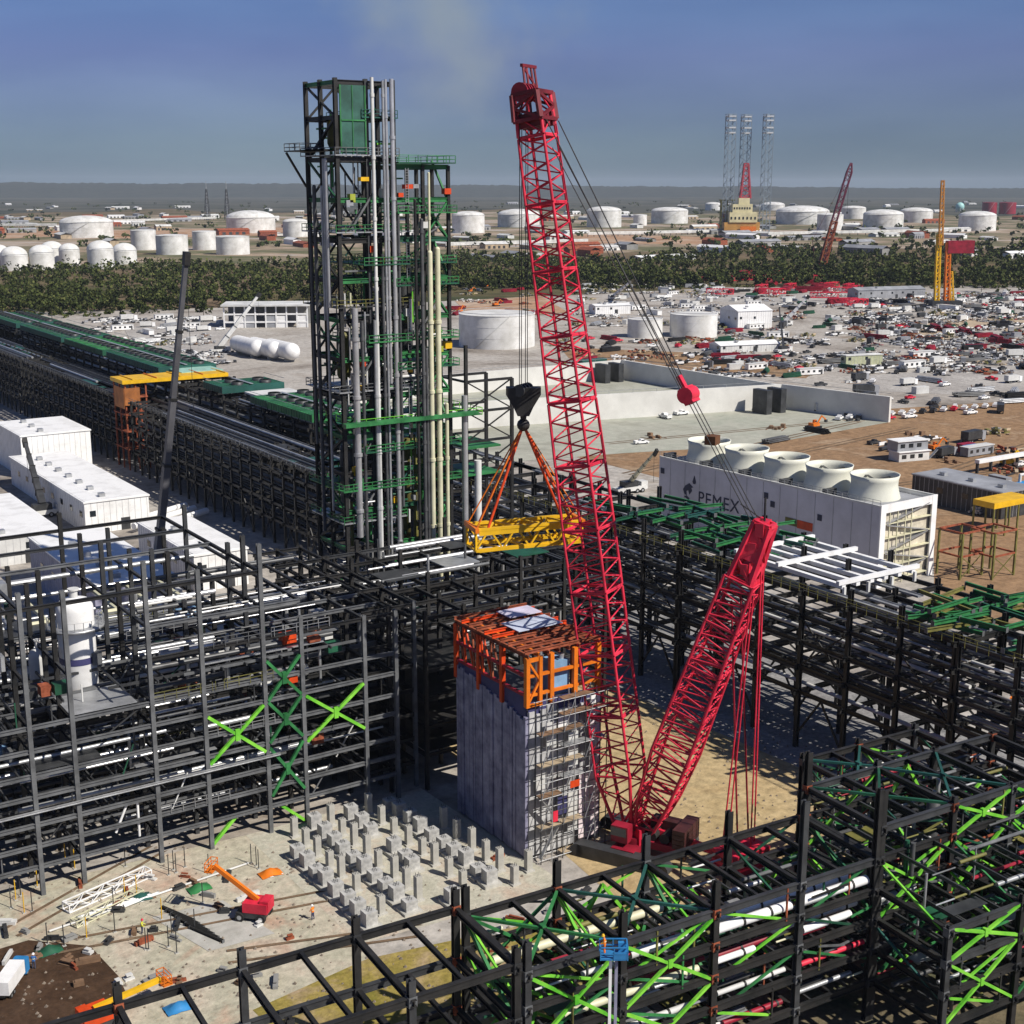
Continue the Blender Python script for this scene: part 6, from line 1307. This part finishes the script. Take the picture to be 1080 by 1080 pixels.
def person(label, loc, rz, top, legs, hat, bend=.25):
    """standing worker: one skinned body, clothing in its materials, helmet a part"""
    t = thing('person', label, 'person', loc, rz)
    J = [((0,0,.93), .15), ((.0,0,1.15), .145), ((.03*bend*4,0,1.38), .17), ((.05*bend*4,0,1.52), .065), ((.07*bend*4,0,1.62), .10), ((.08*bend*4,0,1.73), .09),
         ((0,.11,.88), .10), ((.05,.13,.48), .075), ((-.02,.14,.08), .055), ((.13,.15,.03), .045), ((0,-.11,.88), .10), ((.02,-.13,.48), .075), ((-.06,-.14,.08), .055), ((.09,-.15,.03), .045),
         ((.04,.21,1.42), .075), ((.1,.27,1.14), .055), ((.33,.2,1.05), .042), ((.42,.17,1.06), .035), ((.04,-.21,1.42), .075), ((.1,-.27,1.14), .055), ((.33,-.2,1.02), .042), ((.42,-.17,1.03), .035)]
    E_ = [(0,1),(1,2),(2,3),(3,4),(4,5),(0,6),(6,7),(7,8),(8,9),(0,10),(10,11),(11,12),(12,13),(2,14),(14,15),(15,16),(16,17),(2,18),(18,19),(19,20),(20,21)]
    me = bpy.data.meshes.new('body'); me.from_pydata([j[0] for j in J], E_, []); o = bpy.data.objects.new('body', me); COL.objects.link(o); o.parent = t
    m = o.modifiers.new('skin', 'SKIN'); 
    for i, j in enumerate(J): me.skin_vertices[0].data[i].radius = (j[1], j[1]) if False else (j[1], j[1])
    me.skin_vertices[0].data[0].use_root = True; o.modifiers.new('sub', 'SUBSURF').levels = 1; o.modifiers['sub'].render_levels = 2
    cm = bpy.data.materials.new('workwear'); cm.use_nodes = True; n_ = cm.node_tree; tc_ = n_.nodes.new('ShaderNodeTexCoord'); sp = n_.nodes.new('ShaderNodeSeparateXYZ'); rp_ = n_.nodes.new('ShaderNodeValToRGB'); rp_.color_ramp.interpolation = 'CONSTANT'
    mr_ = n_.nodes.new('ShaderNodeMapRange'); mr_.inputs['From Max'].default_value = 2.0; n_.links.new(tc_.outputs['Object'], sp.inputs[0]); n_.links.new(sp.outputs['Z'], mr_.inputs['Value']); n_.links.new(mr_.outputs['Result'], rp_.inputs['Fac'])
    e_ = rp_.color_ramp.elements; e_[0].position = 0; e_[0].color = (.03,.025,.02,1); e_[1].position = .055; e_[1].color = (*legs, 1); a_ = e_.new(.47); a_.color = (*top, 1); a_ = e_.new(.765); a_.color = (.35,.2,.14,1)
    n_.links.new(rp_.outputs['Color'], n_.nodes['Principled BSDF'].inputs['Base Color']); n_.nodes['Principled BSDF'].inputs['Roughness'].default_value = .8; me.materials.append(cm)
    x = .08*bend*4; b = MB(); b.lathe(x, 0, [(.16, 1.70), (.125, 1.71), (.12, 1.78), (.09, 1.84), (.02, 1.865)], 14); b.build('helmet', hat, t); b = MB(); b.ball((x+.1, 0, 1.65), .022, 6, 4); b.build('nose', SKIN, t)
    b = MB(); b.lathe(.02*bend*4, 0, [(.19, 1.2), (.195, 1.24), (.19, 1.28)], 14); b.build('reflective_band', mat('reflective', (.7, .75, .5), .4), t)
    return t
q = bp_ + V((-1.6, 1.0, 0)); 
person('worker in orange overalls leaning out of the blue lift basket', bp_ + V((-.62, .40, zt+.14)), PI*.8, (.75, .2, .01), (.75, .16, .02), YEL, .45)
person('worker in navy trousers and orange vest walking on the pale concrete near the piers', V((58.6, 128.5, .06)), 2.0, (.75, .2, .01), (.04, .05, .12), WHITE)
person('worker in blue shirt and white helmet standing by the dark mud', G(36, 1022), 1.0, (.05, .15, .4), (.05, .06, .1), WHITE)
person('worker in yellow vest standing by the white trusses on the ground', G(150, 985), -.5, (.6, .6, .05), (.05, .06, .1), RED)
# things lying on the earth yard
t = thing('white_truss', 'white painted flat truss lying on the earth near the left structure, farther one', 'truss', G(70, 962)+V((0,0,.1)), .28); b = MB(); b.lattice((0,0,.5), (11,0,.5), 1.4, .9, 1.4, .9, 8, (0,1,0), .07, .05); b.build('truss', WHITE, t)
t = thing('white_truss', 'white painted flat truss lying on the earth with pipes, nearer one', 'truss', G(78, 978)+V((0,0,.1)), .32); b = MB(); b.lattice((0,0,.4), (9,0,.4), 1.2, .7, 1.2, .7, 7, (0,1,0), .06, .04); b.build('truss', CREAM, t)
for k in range(6):
    p = G(104 + k*9, 962 - k*2.2) ; t = thing('white_pipe', 'short white pipe laid in a row beside the white trusses', 'pipe', p+V((0,0,.05)), .2, 'short white pipes on the yard'); b = MB(); b.tube((-2.2,0,.22), (2.2,0,.22), .17, 10); b.build('barrel', WHITE, t); b = MB(); b.tube((2.2,0,.22), (2.25,0,.22), .26, 10); b.tube((-2.25,0,.22), (-2.2,0,.22), .26, 10); b.build('flange', GAL, t)
for k in range(7):
    p = G(188 + k*5, 966 + k*3.6); t = thing('steel_beam', 'dark steel beam in a row lying on the grey sheet left of the red machine', 'steel beam', p+V((0,0,.25)), 1.95, 'dark beams on the yard'); b = MB(); b.ibar((-2.6,0,0), (2.6,0,0), .25, .4); b.build('beam', BLK, t); b = MB(); b.box((-2.63,-.18,-.22), (-2.6,.18,.22)); b.box((2.6,-.18,-.22), (2.63,.18,.22)); b.build('end_plate', LSTEEL, t)
sheet('grey_slab', pxs([(160, 968), (235, 950), (290, 985), (220, 1004)]), CONC, .075)
t = thing('long_pipe', 'long thin white pipe lying across the earth yard', 'pipe', G(52, 984)+V((0,0,.12))); b = MB(); e = G(262, 912)-G(52, 984); b.tube((0,0,.1), e+V((0,0,.1)), .13, 8); b.build('barrel', WHITE2, t); b = MB(); [b.box((e.x*k/6-.2, e.y*k/6-.4, -.1), (e.x*k/6+.2, e.y*k/6+.4, 0)) for k in range(1, 6)]; b.build('sleeper', BROWN, t)
for px, py, c_, lb in [(210, 938, GRN, 'green tarpaulin bundle on the earth yard'), (148, 948, TEAL, 'teal tarpaulin bundle beside the white trusses'), (52, 1004, GRN2, 'dark green tarpaulin in the brown mud'), (285, 922, ORA, 'orange sheet bundle right of the red machine'), (188, 1064, BLUE, 'blue tent of sheeting at the bottom left between frame posts')]:
    t = thing('tarpaulin', lb, 'tarpaulin', G(px, py)); b = MB(); r = random.Random(px); n = 7
    vs = [((i-3)*.45, (j-3)*.32, max(0.03, .75*math.exp(-((i-3)**2+(j-3)**2)/5)+r.uniform(0, .14))) for i in range(n) for j in range(n)]; b.add(vs, [(i*n+j, (i+1)*n+j, (i+1)*n+j+1, i*n+j+1) for i in range(n-1) for j in range(n-1)], True); b.build('sheet', c_, t)
    c = MB(); c.tube((-1.3,-.8,.06), (1.3,-.8,.06), .05, 6); c.build('edge_pole', GAL, t)
r = random.Random(9)
for k in range(34):   # marker posts and starter bars
    px, py = r.uniform(10, 300), r.uniform(905, 1010); p = G(px, py); yl = k % 4 == 0
    t = thing('marker_post', 'yellow marker post standing in the earth yard' if yl else 'thin dark steel post standing in the earth yard', 'post', p, 0, 'yellow marker posts' if yl else 'thin steel posts'); b = MB(); b.tube((0,0,0), (0,0,2.6), .06, 6); b.build('pole', YEL if yl else DKG, t); b = MB(); b.box((-.2,-.2,0), (.2,.2,.12)); b.build('base', CONC, t)
for k in range(70):   # small stacks, sleepers and offcuts
    px, py = (r.uniform(0, 310), r.uniform(915, 1040)) if k < 46 else (r.uniform(520, 860), r.uniform(880, 1010))
    p = G(px, py); m, lb, nm = [(BROWN, 'short brown timber sleeper lying on the site earth', 'timber'), (CONCD, 'grey concrete block lying on the site earth', 'block'), (DKG, 'dark steel offcut lying on the site earth', 'offcut'), (WHITE2, 'white wrapped bundle lying on the site earth', 'wrapped_bundle'), (RUST, 'rusty steel offcut lying on the site earth', 'rusty_offcut')][k % 5]
    t = thing(nm, lb, nm.replace('_', ' '), p, r.uniform(0, 3), lb + 's'); b = MB(); a_, c_ = r.uniform(.4, 1.5), r.uniform(.15, .4)
    b.box((-a_, -c_, .04), (a_, c_, .04+r.uniform(.15, .5))); b.box((-a_*.6, -c_*.7, .5), (a_*.7, c_*.8, .62)); b.tag = None; b.build('stack', m, t); b = MB(); b.box((-a_*.6, -c_*1.3, 0), (-a_*.5, c_*1.3, .04)); b.box((a_*.5, -c_*1.3, 0), (a_*.6, c_*1.3, .04)); b.build('bearer', BROWN, t)
# heavy objects at the right edge below the rack
p = G(1064, 756); boom_lift('yellow and orange lift parked under the rack at the right edge', p, .4, .3, YEL, ORA, 5)
# ---------------------------------------------------------------- dense dark steel right of the open structure and behind the module
t = thing('dark_steel_block', 'black shadowed steel block between the left structure and the clad module', 'steel frame', (77.9, 153, 0)); K = Kit(t); r = random.Random(55)
for x in (4.2, 8):
    for y in (0, 9, 18, 27, 35): K.put('column', MB().ibar((x, y, 0), (x, y, 26.5), .5, .5, .08), LSTEEL if x > 5 and y == 0 else BLK)
for z in (3.6, 7, 10.5, 14, 17.5, 21, 24, 26):
    for y in (0, 9, 18, 27, 35): K.put('beam', MB().ibar((.2, y, z), (8, y, z), .34, .5, .07), BLK)
    for x in (4.2, 8): K.put('long_beam', MB().ibar((x, 0, z), (x, 35, z), .34, .5, .07), BLK)
    K.put('deck', MB().box((.4, r.uniform(1, 4), z+.3), (7.6, r.uniform(24, 34), z+.4)), BLK) if z < 20 else None  # black decks added so the shadowed inside reads dark
for k in range(40):
    y = r.uniform(1, 34); z = r.uniform(2, 25); K.put('pipe', MB().tube((.5, y, z), (8, y, z), r.choice((.12, .2, .3)), 7) if r.random() < .5 else MB().tube((r.uniform(.6, 7.6), y, z-2), (r.uniform(.6, 7.6), y, min(26, z+4)), .2, 7), r.choice((BLK, DPIPE, DPIPE)))
K.done()
t = thing('pipework_structure', 'dense dark structure of grey pipes behind the orange-topped module, at the foot of the towers', 'steel frame', (86.5, 164, 0)); K = Kit(t)
for x in (0, 8, 16, 24, 32, 40):
    for y in (0, 8, 16, 22): K.put('column', MB().ibar((x, y, 0), (x, y, 25 + r.choice((0, 0, 1.5, 3))), .5, .5, .08), BLK)
for z in (5, 9, 13, 17, 21, 24.4):
    for y in (0, 8, 16, 22): K.put('beam', MB().ibar((0, y, z), (40, y, z), .34, .5, .07), r.choice((BLK, DKG)))
    for x in (0, 8, 16, 24, 32, 40): K.put('cross_beam', MB().ibar((x, 0, z), (x, 22, z), .34, .5, .07), r.choice((BLK, DKG)))
    for k in range(9):
        y = r.uniform(.8, 21); rr = r.choice((.12, .18, .26, .36)); a = r.uniform(0, 14); K.put('pipe', MB().tube((a, y, z+.3+rr), (a+r.uniform(12, 25), y, z+.3+rr), rr, 8), r.choice((DPIPE, DPIPE, GAL, LSTEEL, PIPE)))
for x in (0, 6, 12):
    for y in (-13, -6.5): K.put('column', MB().ibar((x, y, 0), (x, y, 25.5), .5, .5, .08), BLK)
for z in (5, 9, 13, 17, 21, 24.4):
    for y in (-13, -6.5): K.put('beam', MB().ibar((0, y, z), (12, y, z), .34, .5, .07), BLK)
    for x in (0, 6, 12): K.put('cross_beam', MB().ibar((x, -13, z), (x, 0, z), .34, .5, .07), BLK)
    if z < 20: K.put('deck', MB().box((.3, -12.5, z+.3), (11.7, -.3, z+.4)), BLK)  # black decks added to keep the shadowed gap beside the module dark
for k in range(46):
    x, y = r.uniform(.5, 39), r.uniform(.5, 21); z = r.uniform(8, 20); K.put('riser', MB().tube((x, y, z), (x, y, z+r.uniform(4, 9)), r.choice((.12, .2, .28)), 7), r.choice((GAL, DPIPE, DPIPE, LSTEEL, PIPE)))
for x, y, z, m in ((3, 3, 25, DKG), (14, 5, 25, GAL), (26, 4, 25, GRN2), (20, 14, 25, DKG)): K.put('grating', MB().box((x, y, z), (x+6, y+5, z+.15)), m)
K.done()
# ---------------------------------------------------------------- air that pales and blues the far distance
HAZE = 3.2e-5
if HAZE:
    b = MB(); b.box((-9000, -700, -1), (21000, 21000, 230)); o = b.build('haze', MATS.get('haze_air') or mat('haze_air', (.5, .6, .7))); tag(o, kind='stuff')
    m = o.data.materials[0]; n_ = m.node_tree; n_.nodes.clear(); out = n_.nodes.new('ShaderNodeOutputMaterial'); pv = n_.nodes.new('ShaderNodeVolumePrincipled'); pv.inputs['Color'].default_value = (.72, .82, .95, 1); pv.inputs['Density'].default_value = HAZE; n_.links.new(pv.outputs['Volume'], out.inputs['Volume'])
